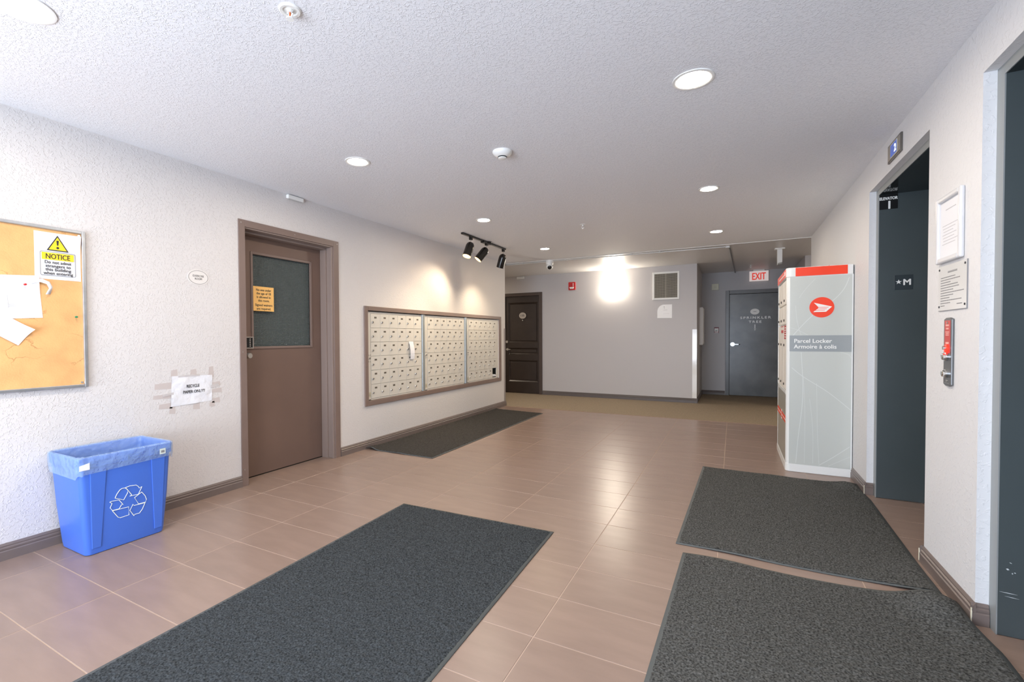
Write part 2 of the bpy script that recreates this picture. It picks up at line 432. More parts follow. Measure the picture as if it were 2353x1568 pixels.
bb('baseboard_far', (-3.365, YF), (-.535, YF), (0, -1), BASED); bb('baseboard_far', (-.55, YF-.014), (-.55, YA), (1, 0), BASED)
bb('baseboard_far', (-.55, YA), (-.14, YA), (0, -1), BASED); bb('baseboard_far', (.98, YF), (4, YF), (0, -1), BASED); bb('baseboard_far', (-7, YF), (-4.3, YF), (0, -1), BASED)

# ------------------------------------------------------------------ door_1 : exercise room door (left wall)
d1 = S('door_1', (XL, 2.30, 0))
def WE(mb, name, m, parent, **k): return [W(q, name, m, parent, **k) for q in split(mb)]
def rel(o, loc): o.location = Vector(o.location)-Vector(loc); return o
def W(mb, name, m, parent, **k):      # build in world coordinates, then hang under parent
    o = mb.build(name, m, parent, **k)
    o.matrix_parent_inverse = parent.matrix_world.inverted() if not parent.parent else Matrix.Identity(4)
    return o
bpy.context.view_layer.update()
f = MB()
f.box(XL-.03, 2.302, 0, XL+.010, 2.356, 2.10).box(XL-.03, 3.281, 0, XL+.010, 3.345, 2.10).box(XL-.03, 2.356, 2.046, XL+.010, 3.281, 2.10)
W(f, 'frame_face', BROWN, d1, bevel=.002)
f = MB()     # jamb returns with stops
f.box(XL-.27, 2.352, 0, XL-.002, 2.362, 2.036).box(XL-.27, 3.272, 0, XL-.002, 3.285, 2.036).box(XL-.27, 2.352, 2.036, XL-.002, 3.285, 2.048)
f.box(XL-.15, 2.362, 0, XL-.075, 2.376, 2.018).box(XL-.15, 3.256, 0, XL-.075, 3.272, 2.018).box(XL-.15, 2.362, 2.018, XL-.075, 3.272, 2.036)
f.box(XL-.025, 3.262, 0, XL-.002, 3.272, 2.036)
W(f, 'jamb', mat('jamb_paint', (140, 124, 116), .38), d1, bevel=.0015)
lx = -3.545
f = MB(); f.box(lx-.045, 2.368, .008, lx, 2.515, 2.03).box(lx-.045, 3.15, .008, lx, 3.27, 2.03).box(lx-.045, 2.515, .008, lx, 3.15, 1.079).box(lx-.045, 2.515, 1.893, lx, 3.15, 2.03)
leaf = W(f, 'door_leaf', BROWN2, d1)
def WC(mb, name, m, parent, **k):
    o = mb.build(name, m, parent, **k); pw = Matrix.Identity(4); return o
f = MB()
for a, b, c, d in ((2.512, 2.532, 1.077, 1.895), (3.133, 3.153, 1.077, 1.895)): f.box(lx-.01, a, c, lx+.008, b, d)
f.box(lx-.01, 2.532, 1.077, lx+.008, 3.133, 1.098).box(lx-.01, 2.532, 1.873, lx+.008, 3.133, 1.895)
W(f, 'window_bead', BROWN, d1, bevel=.003)
W(MB().box(lx-.028, 2.53, 1.095, lx-.020, 3.14, 1.876), 'window_pane', PGLASS, d1)
W(MB().box(lx-.20, 2.362, -.004, lx+.001, 3.272, .002), 'door_gap_shade', HOLE, d1)  # dark strip painted as the shade in the gap under the leaf
f = MB(); f.box(lx, 2.395, 1.09, lx+.030, 2.507, 1.172)
kp = W(f, 'keypad_lock', BLACKP, d1, bevel=.003)
f = MB(); f.box(lx, 2.395, 1.172, lx+.036, 2.507, 1.180).box(lx, 2.395, 1.082, lx+.036, 2.507, 1.090).box(lx, 2.500, 1.082, lx+.036, 2.508, 1.18).box(lx, 2.40, .985, lx+.006, 2.46, 1.235)
W(f, 'lock_plate', STEEL, d1, bevel=.002)
f = MB()
for k in range(5):
    for yy in (2.44, 2.475): f.cyl((lx+.03, yy, 1.103+k*.0145), (lx+.037, yy, 1.103+k*.0145), .0045, 10)
WE(f, 'keypad_button', CHROME, d1)
f = MB(); f.cyl((lx, 2.445, 1.025), (lx+.075, 2.445, 1.025), .022, 24, .024); f.cyl((lx+.075, 2.445, 1.025), (lx+.080, 2.445, 1.025), .024, 24, .020)
f.cyl((lx, 2.43, 1.235), (lx+.006, 2.43, 1.235), .03, 20)
W(f, 'door_knob', STEEL, d1, smooth=True)
f = MB(); f.cyl((XL+.010, 2.322, 2.075), (XL+.012, 2.322, 2.075), .004, 10).cyl((XL+.010, 3.325, 2.075), (XL+.012, 3.325, 2.075), .004, 10).cyl((XL+.010, 2.322, 1.06), (XL+.012, 2.322, 1.06), .004, 10).cyl((XL+.010, 2.322, .13), (XL+.012, 2.322, .13), .004, 10)
f.cyl((XL+.010, 2.83, 2.073), (XL+.012, 2.83, 2.073), .004, 10)
WE(f, 'frame_screw', STEEL, d1)

# amber notice on the door glass
t = thing('door_notice', 'amber paper notice about age limit on the exercise room door glass', 'notice', (lx+.0085, 2.629, 1.503), LEFT)
MB().box(-.099, -.104, 0, .099, .104, .001).build('sheet', ORP, t)
for k, (s_, wd_) in enumerate((('No one under', .145), ('the age of 18', .138), ('is allowed in', .134), ('this room.', .108))):
    text(s_, .028, INK, t, 0, .066-k*.030, .0014, bold=.0005, width=wd_)
text('Signed waivers', .028, INK, t, 0, -.062, .0014, bold=.0005, width=.165); text('are required.', .028, INK, t, 0, -.093, .0014, bold=.0005, width=.136)

# ------------------------------------------------------------------ mailboxes
ZT, RP = 1.4225, .1514
t = thing('mailbox_surround', 'brown painted metal surround framing the wall of mailboxes', 'frame', (XL, 5.32, .97))
f = MB(); y1, y2, z1, z2 = 3.697, 6.947, .445, 1.501
sur = []
for (a, b, c, d) in ((y1, y1+.05, z1, z2), (y2-.066, y2, z1, z2), (y1+.05, y2-.066, z1, z1+.053), (y1+.05, y2-.066, z2-.047, z2)):
    f.box(XL-.005, a, c, XL+.016, b, d)
bpy.context.view_layer.update()
W(f, 'frame', BROWN, t, bevel=.003)
f = MB(); f.cyl((XL+.016, 3.708, 1.488), (XL+.019, 3.708, 1.488), .006, 10).cyl((XL+.016, 3.708, .86), (XL+.019, 3.708, .86), .006, 10).cyl((XL+.016, 6.93, 1.488), (XL+.019, 6.93, 1.488), .006, 10)
WE(f, 'screw', CHROME, t)
for k, (a, b) in enumerate(((4.733, 4.783), (5.779, 5.836))):
    o = W(MB().box(XL-.02, a, .50, XL+.006, b, 1.452), 'divider', MAILT, t, bevel=.003)
units = ((3.757, 3.808, 4.722, 'left'), (4.787, 4.857, 5.764, 'middle'), (5.84, 5.900, 6.816, 'right'))
dm = {}
FX = XL-.006
for ui, (fl, c0, c1, side) in enumerate(units):
    pitchy = (c1-c0)/6; hw, hh = pitchy/2-.0016, RP/2-.0024
    end = {0: 4.731, 1: 5.777, 2: 6.874}[ui]
    t = thing('mailbox_unit', f'{side} of the three beige mailbox units in the brown wall frame', 'mailboxes', (FX, fl, .5), LEFT, 'mailbox units in the left wall')
    b = MB()      # local: u = y-fl, v = z-.5
    b.box(0, .008, -.02, c0-fl-.002, .945, -.003)
    b.box(c1-fl+.001, .008, -.02, end-fl, .945, -.003); b.box(c0-fl, ZT-.5+.001, -.02, c1-fl, .945, -.003)
    b.box(c0-fl, .0, -.02, c1-fl, ZT-.5-6*RP-.001, -.003)
    for c in range(6):
        for r in range(6):
            if ui == 2 and c == 5 and r == 5: continue
            u0, v1 = c0-fl+c*pitchy, ZT-.5-r*RP
            b.box(u0, v1-RP, -.02, u0+pitchy, v1, -.008)
    b.build('face_frame', MAILF, t)
    if ui == 2:
        u0, v1 = c0-fl+5*pitchy, ZT-.5-5*RP
        b = MB(); b.box(u0, v1-RP, -.16, u0+.004, v1, -.02).box(u0+pitchy-.004, v1-RP, -.16, u0+pitchy, v1, -.02).box(u0, v1-.004, -.16, u0+pitchy, v1, -.02).box(u0, v1-RP, -.16, u0+pitchy, v1-RP+.004, -.02).box(u0, v1-RP, -.164, u0+pitchy, v1, -.16)
        b.build('open_compartment', HOLE, t)  # inner faces painted dark for the shade inside
    for c in range(6):
        for r in range(6):
            if ui == 2 and c == 5 and r == 5: continue
            cu, cv = c0-fl+(c+.5)*pitchy, ZT-.5-(r+.5)*RP
            key = ui
            if key not in dm:
                a = MB().box(-hw, -hh, -.008, hw, hh, .0).build('mailbox_door', MAILF, t, bevel=.0012)
                p = MB().box(-.018, -.009, 0, .018, .009, .0015).build('number_plate', PLATE, a); p.location = (0, RP/2-.039, 0)
                l = MB(); l.lathe([(.0125, 0), (.0125, .004), (.009, .009), (.0, .009)], 14); l = l.build('lock', STEEL, a, smooth=True); l.location = (-hw+.030, RP/2-.090, 0)
                kx = MB().box(-.0028, -.007, .009, .0028, .007, .0095).build('keyhole', BLACKP, l); kx.parent = a; kx.location = l.location
                dm[key] = a; a.location = (cu, cv, 0)
            else:
                src = dm[key]; a = src.copy(); COL.objects.link(a); a.parent = t; a.location = (cu, cv, 0)
                for ch in src.children:
                    q = ch.copy(); COL.objects.link(q); q.parent = a
    # master lock cluster and small label on the flange
    b = MB(); uu = (c0-fl)/2+.002
    b.cyl((uu, .447, -.003), (uu, .447, .008), .010, 14)
    for dx in (-.013, .013):
        for dz in (-.035, .035): b.cyl((uu+dx, .447+dz, -.003), (uu+dx, .447+dz, .002), .005, 10)
    b.build('master_lock', CHROME, t)
    MB().box(uu-.022, .035, -.003, uu+.022, .085, -.0015).build('inspection_label', mat('label_beige', (196, 190, 168), .5), t)
    for k in range(4): pass
    MB().box(uu-.016, .045, -.0015, uu+.016, .048, -.001).box(uu-.016, .055, -.0015, uu+.016, .058, -.001).box(uu-.016, .065, -.0015, uu+.012, .068, -.001).build('label_print', INKG, t)
t = thing('paper_flyer', 'white paper slip stuck out of a mailbox door in the left unit', 'paper', (XL+.02, 4.515, 1.013), LEFT)
b = MB(); n = 6
for k in range(n+1):
    s_ = k/n; zz = .012*math.sin(s_*PI)-.018
    b.v += [(-.052+.026*s_, .107-.214*s_, zz), (.024+.026*s_, .107-.214*s_, zz+.004)]
for k in range(n): b.f.append((2*k, 2*k+1, 2*k+3, 2*k+2))
o = b.build('paper_slip', PAPER, t); md = o.modifiers.new('s', 'SOLIDIFY'); md.thickness = .0015
b = thing('folded_mail', 'crumpled white mail in the open doorless mailbox', 'mail', (XL-.05, 6.745, .528), LEFT)
mb = MB(); mb.prism([(-.045, .002), (.05, .002), (.04, .028), (.0, .036), (-.04, .024)], -.05, .04).build('envelope', PAPERC, b)

# ------------------------------------------------------------------ left wall signs and board
t = thing('cork_board', 'aluminium-framed cork notice board on the left wall', 'notice board', (XL, .71, 1.343), LEFT)
MB().box(-.60, -.448, 0, .596, .448, .010).build('cork_panel', CORK, t)
for (a, b_, c, d) in ((-.61, -.61+.018, -.459, .459), (.592, .61, -.459, .459), (-.592, .592, .441, .459), (-.592, .592, -.459, -.441)):
    MB().box(a, c, 0, b_, d, .022).build('frame_rail', ALU, t, bevel=.003)
f = MB()
for a, b_ in ((.581, -.430), (.581, .430)): f.cyl((a, b_, .010), (a, b_, .014), .006, 12)
f.each('corner_screw', CHROME, t)
BX = XL+.0105
def sheet(mb, w_, h_, z=0, n=8, curl=0, seed=0, amp=.0015, th=.0006):
    r = random.Random(seed); g_ = []
    for j in range(n+1):
        for i in range(n+1):
            u, v = i/n-.5, j/n-.5
            g_.append((u*w_, v*h_, z+amp*(.5+.5*math.sin(5*u+seed)*math.cos(4*v+seed*2))+curl*max(0, u+v-.45)**2))
    fs = []
    for j in range(n):
        for i in range(n): a = j*(n+1)+i; fs.append((a, a+1, a+n+2, a+n+1))
    return mb.add(g_, fs)
t = thing('notice_sheet', 'white NOTICE sheet with yellow warning triangle on the cork board', 'notice', (BX, 1.194, 1.637), LEFT)
o = sheet(MB(), .206, .262, .0005, 10, .05, 3).build('sheet', PAPER, t); md = o.modifiers.new('s', 'SOLIDIFY'); md.thickness = .0008; md.offset = 1
TZ = .0045
f = MB(); f.prism([(-.050, .031), (.047, .031), (-.002, .118)], .002, TZ); f.build('triangle_outline', INK, t)
f = MB(); f.prism([(-.0415, .036), (.0385, .036), (-.002, .1085)], .002, TZ+.0004); f.build('warning_triangle', YEL, t)
f = MB(); f.prism([(-.0075, .090), (.0035, .090), (.0012, .062), (-.0052, .062)], .002, TZ+.0008); f.prism(ellipse(.0065, .0065, 16, -.002, .0485), .002, TZ+.0008); f.build('exclamation_mark', INK, t)
f = MB(); o1 = rrect(.079, .067, .008, 4, -.001, -.043); i1 = rrect(.0775, .0655, .007, 4, -.001, -.043); ring(f, o1, i1, .002, TZ); f.build('box_outline', INKG, t)
MB().box(-.072, -.021, .002, .070, .018, TZ).build('yellow_bar', YEL, t)
text('NOTICE', .040, INK, t, -.001, -.0155, TZ+.0003, bold=.0006, width=.108)
for k, (s_, wd_) in enumerate((('Do not admit', .118), ('strangers to', .112), ('this building', .115), ('when entering', .132))):
    text(s_, .024, INK, t, -.001, -.043-k*.0205, TZ+.0003, bold=.0003, width=wd_)
t = thing('letter_sheet', 'plain white letter pinned to the cork board below the NOTICE sheet', 'paper', (BX, 1.028, 1.398), LEFT)
t.rotation_euler.rotate_axis('Z', .07)
o = sheet(MB(), .170, .232, .001, 8, .04, 5).build('sheet', PAPERC, t); md = o.modifiers.new('s', 'SOLIDIFY'); md.thickness = .0008; md.offset = 1
f = MB(); f.box(-.05, -.04, .003, -.015, -.038, .0042).box(-.05, -.05, .003, -.02, -.0485, .0042).box(-.052, -.06, .003, -.05, .01, .0042); f.build('faint_print', INKL, t)
t = thing('envelope', 'white envelope tilted at the lower left of the cork board', 'paper', (BX+.001, .985, 1.222), LEFT)
t.rotation_euler.rotate_axis('Z', -.62)
o = sheet(MB(), .150, .105, .003, 6, .1, 9).build('sheet', PAPER, t); md = o.modifiers.new('s', 'SOLIDIFY'); md.thickness = .0012; md.offset = 1
MB().box(.045, .028, .004, .060, .032, .0062).build('postmark', INKG, t)
# curled strip of tape
t = thing('curled_strip', 'curled white paper strip hanging below the NOTICE sheet', 'paper', (BX, 1.13, 1.46), LEFT)
b = MB(); pts = [(-.05, .04, .002), (-.01, .045, .006), (.02, .03, .012), (.032, .0, .016), (.022, -.04, .012)]
for i, (a_, b_, c_) in enumerate(pts):
    b.v += [(a_, b_, c_), (a_-.006-.004*i, b_-.026+.006*i, c_+.006)]
for k in range(len(pts)-1): b.f.append((2*k, 2*k+1, 2*k+3, 2*k+2))
o = b.build('paper_strip', PAPER, t, smooth=True); md = o.modifiers.new('s', 'SOLIDIFY'); md.thickness = .001
def pin(y, z, m, label):
    t = thing('push_pin', label, 'pin', (BX, y, z), LEFT)
    f = MB(); f.lathe([(.0042, .012), (.0055, .013), (.003, .017), (.003, .022), (.0055, .024), (.005, .027), (0, .027)], 12); f.build('pin_head', m, t, smooth=True)
    MB().cyl((0, 0, 0), (0, 0, .013), .0007, 6).build('pin_shaft', CHROME, t)
pin(1.045, 1.465, RED, 'red push pin holding the plain letter on the cork board')
pin(1.265, 1.297, GREEN, 'green push pin in the bare cork near the right edge of the board')
pin(.962, 1.498, mat('pin_clear', (200, 200, 205), .2), 'clear push pin at the left corner of the plain letter')

t = thing('room_sign', 'small oval EXERCISE ROOM sign on the left wall', 'sign', (XL, 1.990, 1.608), LEFT)
MB().prism(ellipse(.0775, .0565), 0, .0028).build('plate', OVAL, t)
ring(MB(), ellipse(.0695, .0495), ellipse(.0672, .0472), .0027, .0032).build('border_line', mat('border_grey', (90, 90, 92), .6), t)
text('EXERCISE', .020, INK, t, 0, .003, .0032, width=.078); text('ROOM', .020, INK, t, 0, -.018, .0032, width=.050)

t = thing('recycle_notice', 'crumpled RECYCLE PAPER ONLY sheet taped to the left wall', 'notice', (XL, 1.936, .803), LEFT)
t.rotation_euler.rotate_axis('Z', .0)
f = MB(); r = random.Random(4)
NX, NY = 28, 22
for j in range(NY+1):
    for i in range(NX+1):
        u, v = i/NX, j/NY
        x_ = -.139+.281*u-.006*(1-v)*(1-u)-.004*(1-v); yy = (-.105+.211*v)+(.009 if v > .5 else 0)*0+(-.010*u*v)+(.012*u*(1-v))
        f.v.append((x_, yy, .003+.0025*math.sin(9*u+3*v)*math.sin(7*v-2*u)+r.uniform(0, .0008)))
for j in range(NY):
    for i in range(NX): a = j*(NX+1)+i; f.f.append((a, a+1, a+NX+2, a+NX+1))
o = f.build('sheet', PAPERC, t, smooth=True)
text('RECYCLE', .030, INK, t, .001, .018, .0062, width=.088, bold=.0003); text('PAPER ONLY!!', .030, INK, t, .008, -.022, .0062, width=.150, bold=.0003)
f = MB()
for a, b_, c, d in ((-.145, -.10, .10, .152), (-.015, .03, .10, .148), (.115, .155, .08, .160), (-.25, -.138, .02, .065), (-.26, -.138, -.045, -.012), (-.225, -.138, -.115, -.075), (.138, .205, .015, .045), (.138, .215, -.04, -.005), (.138, .20, -.115, -.075), (-.16, -.12, -.155, -.10), (.0, .05, -.145, -.10), (.12, .16, -.14, -.10)):
    f.prism([(a, c+.004), (b_, c), (b_-.003, d), (a+.004, d-.005)], 0, .0008)
f.each('tape_mark', TAPE, t)
f = MB(); f.prism([(.13, .0), (.19, .012), (.188, .03), (.13, .02)], .004, .005).prism([(-.20, -.03), (-.13, -.022), (-.13, -.005), (-.20, -.012)], .004, .005).prism([(-.10, .095), (.05, .095), (.05, .108), (-.10, .108)], .004, .005)
f.each('clear_tape', TAPEC, t)

t = thing('wall_sensor', 'small white sensor box under the ceiling above the exercise room door', 'sensor', (XL, 2.834, 2.391), LEFT)
MB().box(-.083, -.019, 0, .083, .014, .032).build('housing', WPL, t, bevel=.006)
MB().box(-.070, -.0215, .006, .070, -.019, .026).build('base', mat('sensor_grey', (205, 205, 202), .5), t)

# left wall end corner guard
t = thing('corner_guard', 'grey-brown corner guard on the end of the left wall by the mailboxes', 'corner guard', (XL, 7.125, .088))
MB().box(.0005, -.052, 0, .003, .003, 1.222).box(-.05, .0005, 0, .003, .003, 1.222).build('angle_strip', GUARDB, t, bevel=.001)

# ------------------------------------------------------------------ recycling bin
t = thing('recycling_bin', 'blue plastic recycling bin with clear liner by the left wall', 'bin', (-3.18, 1.355, 0))
def rr3(hx, hy, r, z, n=5): return [(a, b, z) for a, b in rrect(hx, hy, r, n)]
prof = [(.140, .186, .0), (.146, .194, .004), (.150, .198, .03), (.163, .216, .25), (.172, .228, .478)]
o = MB().loft([rr3(a, b, .028, z) for a, b, z in prof]+[rr3(a, b, .028, z) for a, b, z in ((.180, .236, .482), (.180, .236, .505), (.182, .238, .534), (.178, .234, .540), (.172, .228, .534), (.166, .222, .48), (.150, .200, .1), (.140, .19, .02))], True, True)
o.build('bin_body', BIN, t, smooth=True)
def fx(z): return .150+.013*(z-.03)/.22 if z < .25 else .163+.009*(z-.25)/.228
for ys, in (((-.182, -.172, -.130, -.106),), ((.177, .135, .115, .191),)):
    f = MB(); yb0, yt0, yb1, yt1 = (-.172, -.182, -.130, -.106) if ys[0] < 0 else (.135, .115, .177, .191)
    zb, zt = .035, .462
    vs = []
    for off in (0, .006):
        for (yy, zz) in ((yb0, zb), (yb1, zb), (yt1, zt), (yt0, zt)): vs.append((fx(zz)+off, yy, zz))
    f.add(vs, [(3, 2, 1, 0), (4, 5, 6, 7), (0, 1, 5, 4), (1, 2, 6, 5), (2, 3, 7, 6), (3, 0, 4, 7)])
    f.build('side_rib', BIN, t, bevel=.003)
f = MB()
for yy in (-.02, .118): f.box(.176, yy-.012, .482, .186, yy+.012, .512)
f.box(.178, -.21, .500, .1835, .21, .506).box(.1785, -.21, .514, .1835, .21, .518)
f.each('rim_rib', BIN, t, bevel=.001)
SYM = [[(1.289,.283),(1.298,.303),(1.312,.322),(1.323,.328),(1.338,.326),(1.352,.31),(1.35,.294),(1.331,.26)],
[(1.339,.327),(1.361,.331),(1.393,.327),(1.405,.315),(1.409,.305),(1.423,.31),(1.405,.27),(1.361,.272),(1.371,.276),(1.346,.319)],
[(1.422,.278),(1.44,.25),(1.447,.227),(1.442,.212),(1.406,.213),(1.385,.256)],
[(1.44,.209),(1.426,.176),(1.411,.157),(1.387,.158),(1.383,.151),(1.362,.189),(1.378,.22),(1.382,.211)],
[(1.277,.215),(1.356,.212),(1.358,.165),(1.315,.163),(1.304,.17)],
[(1.264,.268),(1.272,.27),(1.308,.267),(1.328,.234),(1.321,.236),(1.309,.216),(1.277,.217),(1.266,.235),(1.275,.257)]]
f = MB()
for pl in SYM:
    pts = [(fx(z)+.0012, y-1.355, z) for y, z in pl]; f.tube(pts+[pts[0]], .0016, 6)
f.build('recycling_symbol', mat('symbol_white', (236, 240, 222), .5), t)
# liner film over the rim and down inside
rings = []; n = 6
def lring(hx, hy, z, wav, ph):
    out = []
    P = rrect(hx, hy, .03, 8)
    for k, (a, b) in enumerate(P):
        q = 2*PI*k/len(P); d = 1+wav*math.sin(9*q+ph)
        out.append((a*d, b*d, z+ (.014*math.sin(2*q+1.0)+.010*math.sin(5*q+ph) if wav > .004 else .0015*math.sin(11*q))))
    return out
o = MB().loft([lring(.181, .238, .448, .006, 0), lring(.186, .242, .478, .002, 2), lring(.1865, .2425, .51, .0015, 1), lring(.1865, .2425, .538, .001, 2), lring(.178, .234, .546, .001, 0), lring(.165, .220, .536, .003, 1), lring(.160, .214, .46, .0035, 3), lring(.148, .200, .30, .0035, 5), lring(.14, .19, .12, .003, 2)], False, False)
o.build('liner_film', BINL, t, smooth=True)
f = MB(); f.prism([(-.232, .476), (-.187, .476), (-.187, .512), (-.232, .503)], .1875, .1885, 'x').build('rim_sticker', PAPER, t)
f = MB(); f.prism([(.156, .480), (.188, .480), (.188, .512), (.156, .512)], .1875, .1885, 'x').build('bar_sticker', mat('sticker_grey', (205, 215, 210), .5), t)
MB().box(.1886, .163, .488, .189, .182, .502).build('sticker_print', INKG, t)

# ------------------------------------------------------------------ floor mats
def floor_mat(label, origin, ang, wx, ly, cell, pile, hfun, warp=None, lift=0):
    t = thing('floor_mat', label, 'mat', (*origin, 0), group='entrance mats'); t.rotation_euler = (0, 0, ang); del t['group']
    warp = warp or (lambda u, v: (u, v))
    def grid(nx, ny, a, b, c, d):
        U, V = np.meshgrid(np.linspace(a, b, nx), np.linspace(c, d, ny)); return U, V
    def mesh(name, X, Y, Z, m, extra=None, kind=None):
        ny, nx = X.shape; N = nx*ny
        co = np.stack([X.ravel(), Y.ravel(), Z.ravel()], 1)
        idx = np.arange(N).reshape(ny, nx)
        q = np.stack([idx[:-1, :-1], idx[:-1, 1:], idx[1:, 1:], idx[1:, :-1]], -1).reshape(-1, 4)
        me = bpy.data.meshes.new(name); me.vertices.add(N); me.vertices.foreach_set('co', co.ravel().astype('f'))
        me.loops.add(len(q)*4); me.polygons.add(len(q)); me.loops.foreach_set('vertex_index', q.ravel().astype('i'))
        me.polygons.foreach_set('loop_start', np.arange(0, len(q)*4, 4, dtype='i'))
        me.update(); me.validate(); me.materials.append(m)
        o = bpy.data.objects.new(name, me); COL.objects.link(o); o.parent = t
        if kind: o['kind'] = kind
        return o
    U, V = grid(int(wx/.03), int(ly/.03), 0, wx, 0, ly)
    A, B = warp(U, V); Z = hfun(U, V)+.0035
    o = mesh('rubber_backing', A, B, Z, RUBBER); md = o.modifiers.new('s', 'SOLIDIFY'); md.thickness = .003; md.offset = -1
    bo = .016
    U, V = grid(int((wx-2*bo)/cell), int((ly-2*bo)/cell), bo, wx-bo, bo, ly-bo)
    jit = rng.uniform(-.3, .3, U.shape)*cell; jit2 = rng.uniform(-.3, .3, U.shape)*cell
    A, B = warp(U+jit, V+jit2)
    Z = hfun(U, V)+.0048+rng.uniform(0, .0052, U.shape)
    Z[0, :] -= .0015; Z[-1, :] -= .0015; Z[:, 0] -= .0015; Z[:, -1] -= .0015
    mesh('pile', A, B, Z, pile, kind='stuff')
    return t
def bump(u, v, cu, cv, su, sv, h): return h*np.exp(-((u-cu)/su)**2-((v-cv)/sv)**2)
# origin at near-left corner, u to the right, v away from the camera
floor_mat('long charcoal mat in the foreground left of the tile aisle', (-1.933, -.415), .030, 1.090, 3.005, .0072, PILE,
          lambda u, v: .0008*np.sin(3*v)+.0008)
floor_mat('charcoal mat in front of the far elevator, lying by the parcel locker', (-.278, 2.797), -.026, 1.10, 1.765, .0085, PILE2,
          lambda u, v: .001+.004*np.clip(np.sin(9*u-1), 0, 1)*np.exp(-v/.06)+bump(u, v, 1.02, 1.70, .09, .10, .020)+bump(u, v, 1.08, .02, .10, .2, .008)
          + .004*np.clip(np.sin(11*u+2), 0, 1)*np.exp(-(1.765-v)/.05),
          lambda u, v: (u-.022*np.clip((v-1.40)/.25, 0, 1)*np.clip((u-.8)/.3, 0, 1), v+.005*np.sin(8*u)))
floor_mat('charcoal mat in the right foreground running to the near elevator', (-.309, -.50), -.024, 1.098, 3.195, .0072, PILE2,
          lambda u, v: .001+.004*np.clip(np.sin(9*u), 0, 1)*np.exp(-(3.195-v)/.05)+bump(u, v, 1.01, 3.16, .11, .15, .050)+bump(u, v, 1.09, 2.85, .10, .30, .016),
          lambda u, v: (u-.027*np.clip((v-2.85)/.2, 0, 1)*np.clip((u-.8)/.28, 0, 1), v+.008*np.sin(9*u)+.012*u))
floor_mat('narrow charcoal runner mat along the left wall under the mailboxes', (-3.372, 3.690), .0, .835, 2.985, .012, PILE3,
          lambda u, v: .0015+.016*np.clip(np.sin(17*u+.6), 0, 1)*np.exp(-v/.07)*np.clip(1.1-u/.6, 0, 1)+bump(u, v, .05, .02, .06, .2, .012)+.010*np.clip(np.sin(13*u+2), 0, 1)*np.exp(-(2.985-v)/.06)*np.clip(1-u/.5, 0, 1),
          lambda u, v: (u-.004*v*0, v+.02*np.sin(6*u)*np.exp(-(2.985-v)/.2)+.05*np.clip(1-u/.4, 0, 1)*(v/2.985)))
# ------------------------------------------------------------------ elevators (right wall)
def elevator(idx, ya, yb):
    d = S(f'door_{idx}', (XR, ya, 0)); bpy.context.view_layer.update()
    JF = .902; top = 2.156
    jb, ja = yb-.057, ya+.057
    f = MB(); f.box(JF, jb, 0, 1.30, yb+.0, top).build; 
    f = MB(); f.box(JF, jb, 0, JF+.004, yb, 2.197).box(JF, ya, 0, JF+.004, ja, 2.197).box(JF, ja, top, JF+.004, jb, 2.197)
    W(f, 'frame_edge', STEELG, d)
    W(MB().box(JF+.004, jb, .002, 1.32, yb, top+.04).box(JF+.004, ya, .002, 1.32, ja, top+.04), 'jamb', DARKF, d)
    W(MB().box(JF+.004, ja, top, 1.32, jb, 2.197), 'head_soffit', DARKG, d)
    m_ = (ja+jb)/2
    W(MB().box(1.28, ja, .004, 1.31, m_-.002, top), 'door_panel', DARKF, d, bevel=.002)
    W(MB().box(1.28, m_+.002, .004, 1.31, jb, top), 'door_panel', DARKF, d, bevel=.002)
    W(MB().box(1.20, ja, -.003, 1.30, jb, .003), 'sill', STEEL, d)
    return d
elevator(2, 3.149, 4.324); e2 = elevator(3, 1.40, 2.579)
SCUFF = mat('scuff_pale', (196, 202, 204), .5)
for (x, z, w_, h_, a_) in ((.932, .262, .010, .0035, -.3), (.945, .248, .004, .003, 0), (.952, .252, .006, .002, -.2), (.940, .288, .009, .0015, -.35), (.935, .17, .05, .0012, -.05), (.945, .155, .04, .001, -.08)):
    c_, s_ = math.cos(a_), math.sin(a_)
    pts = [(x+u*c_-v*s_, z+u*s_+v*c_) for u, v in ((-w_/2, 0), (0, -h_), (w_/2, 0), (0, h_))]
    W(MB().prism(pts, 2.5210, 2.5222, 'y'), 'scuff', SCUFF, e2)
CREAM = mat('old_cream_paint', (228, 222, 200), .5)
bbr = [o for o in bpy.data.objects if o.name.startswith('baseboard_right')]
for y_ in (2.565, 4.310, 3.163):
    r_ = random.Random(int(y_*100)); f = MB(); pp = [(XR-.0168, 0.004)]
    side = [(XR-.0168-r_.uniform(0, .0015), z) for z in np.linspace(.01, .09, 9)]
    rr_ = [(y_-.003-r_.uniform(0, .004), z) for z in np.linspace(.006, .070, 8)]; ll_ = [(y_+.003, z) for z in (.068, .006)]
    f.prism(rr_+ll_, XR-.0165, XR-.0140, 'x'); W(f, 'chipped_edge', CREAM, bbr[0])
t = thing('elevator_sign', 'black ELEVATOR 1 sign at the top of the elevator jamb', 'sign', (.956, 4.2665, 2.105), FAR)
MB().box(-.050, -.054, 0, .050, .050, .002).build('plate', BLACKP, t)
text('ELEVATOR', .028, WPL, t, 0, .012, .0022, width=.097, bold=.0012); text('1', .078, WPL, t, .004, -.051, .0022, bold=.002)
t = thing('floor_marker', 'small dark star M floor marker on the elevator jamb', 'sign', (1.0425, 4.2665, 1.533), FAR)
MB().box(-.050, -.051, 0, .050, .051, .002).build('plate', mat('marker_slate', (48, 56, 60), .35), t, bevel=.001)
st = [( -.027+(.0175 if k % 2 == 0 else .0068)*math.sin(k*PI/5), .003+(.0175 if k % 2 == 0 else .0068)*math.cos(k*PI/5)) for k in range(10)]
MB().prism(st, .001, .003).build('star', WPL, t); text('M', .058, WPL, t, .018, -.019, .0022, bold=.002)
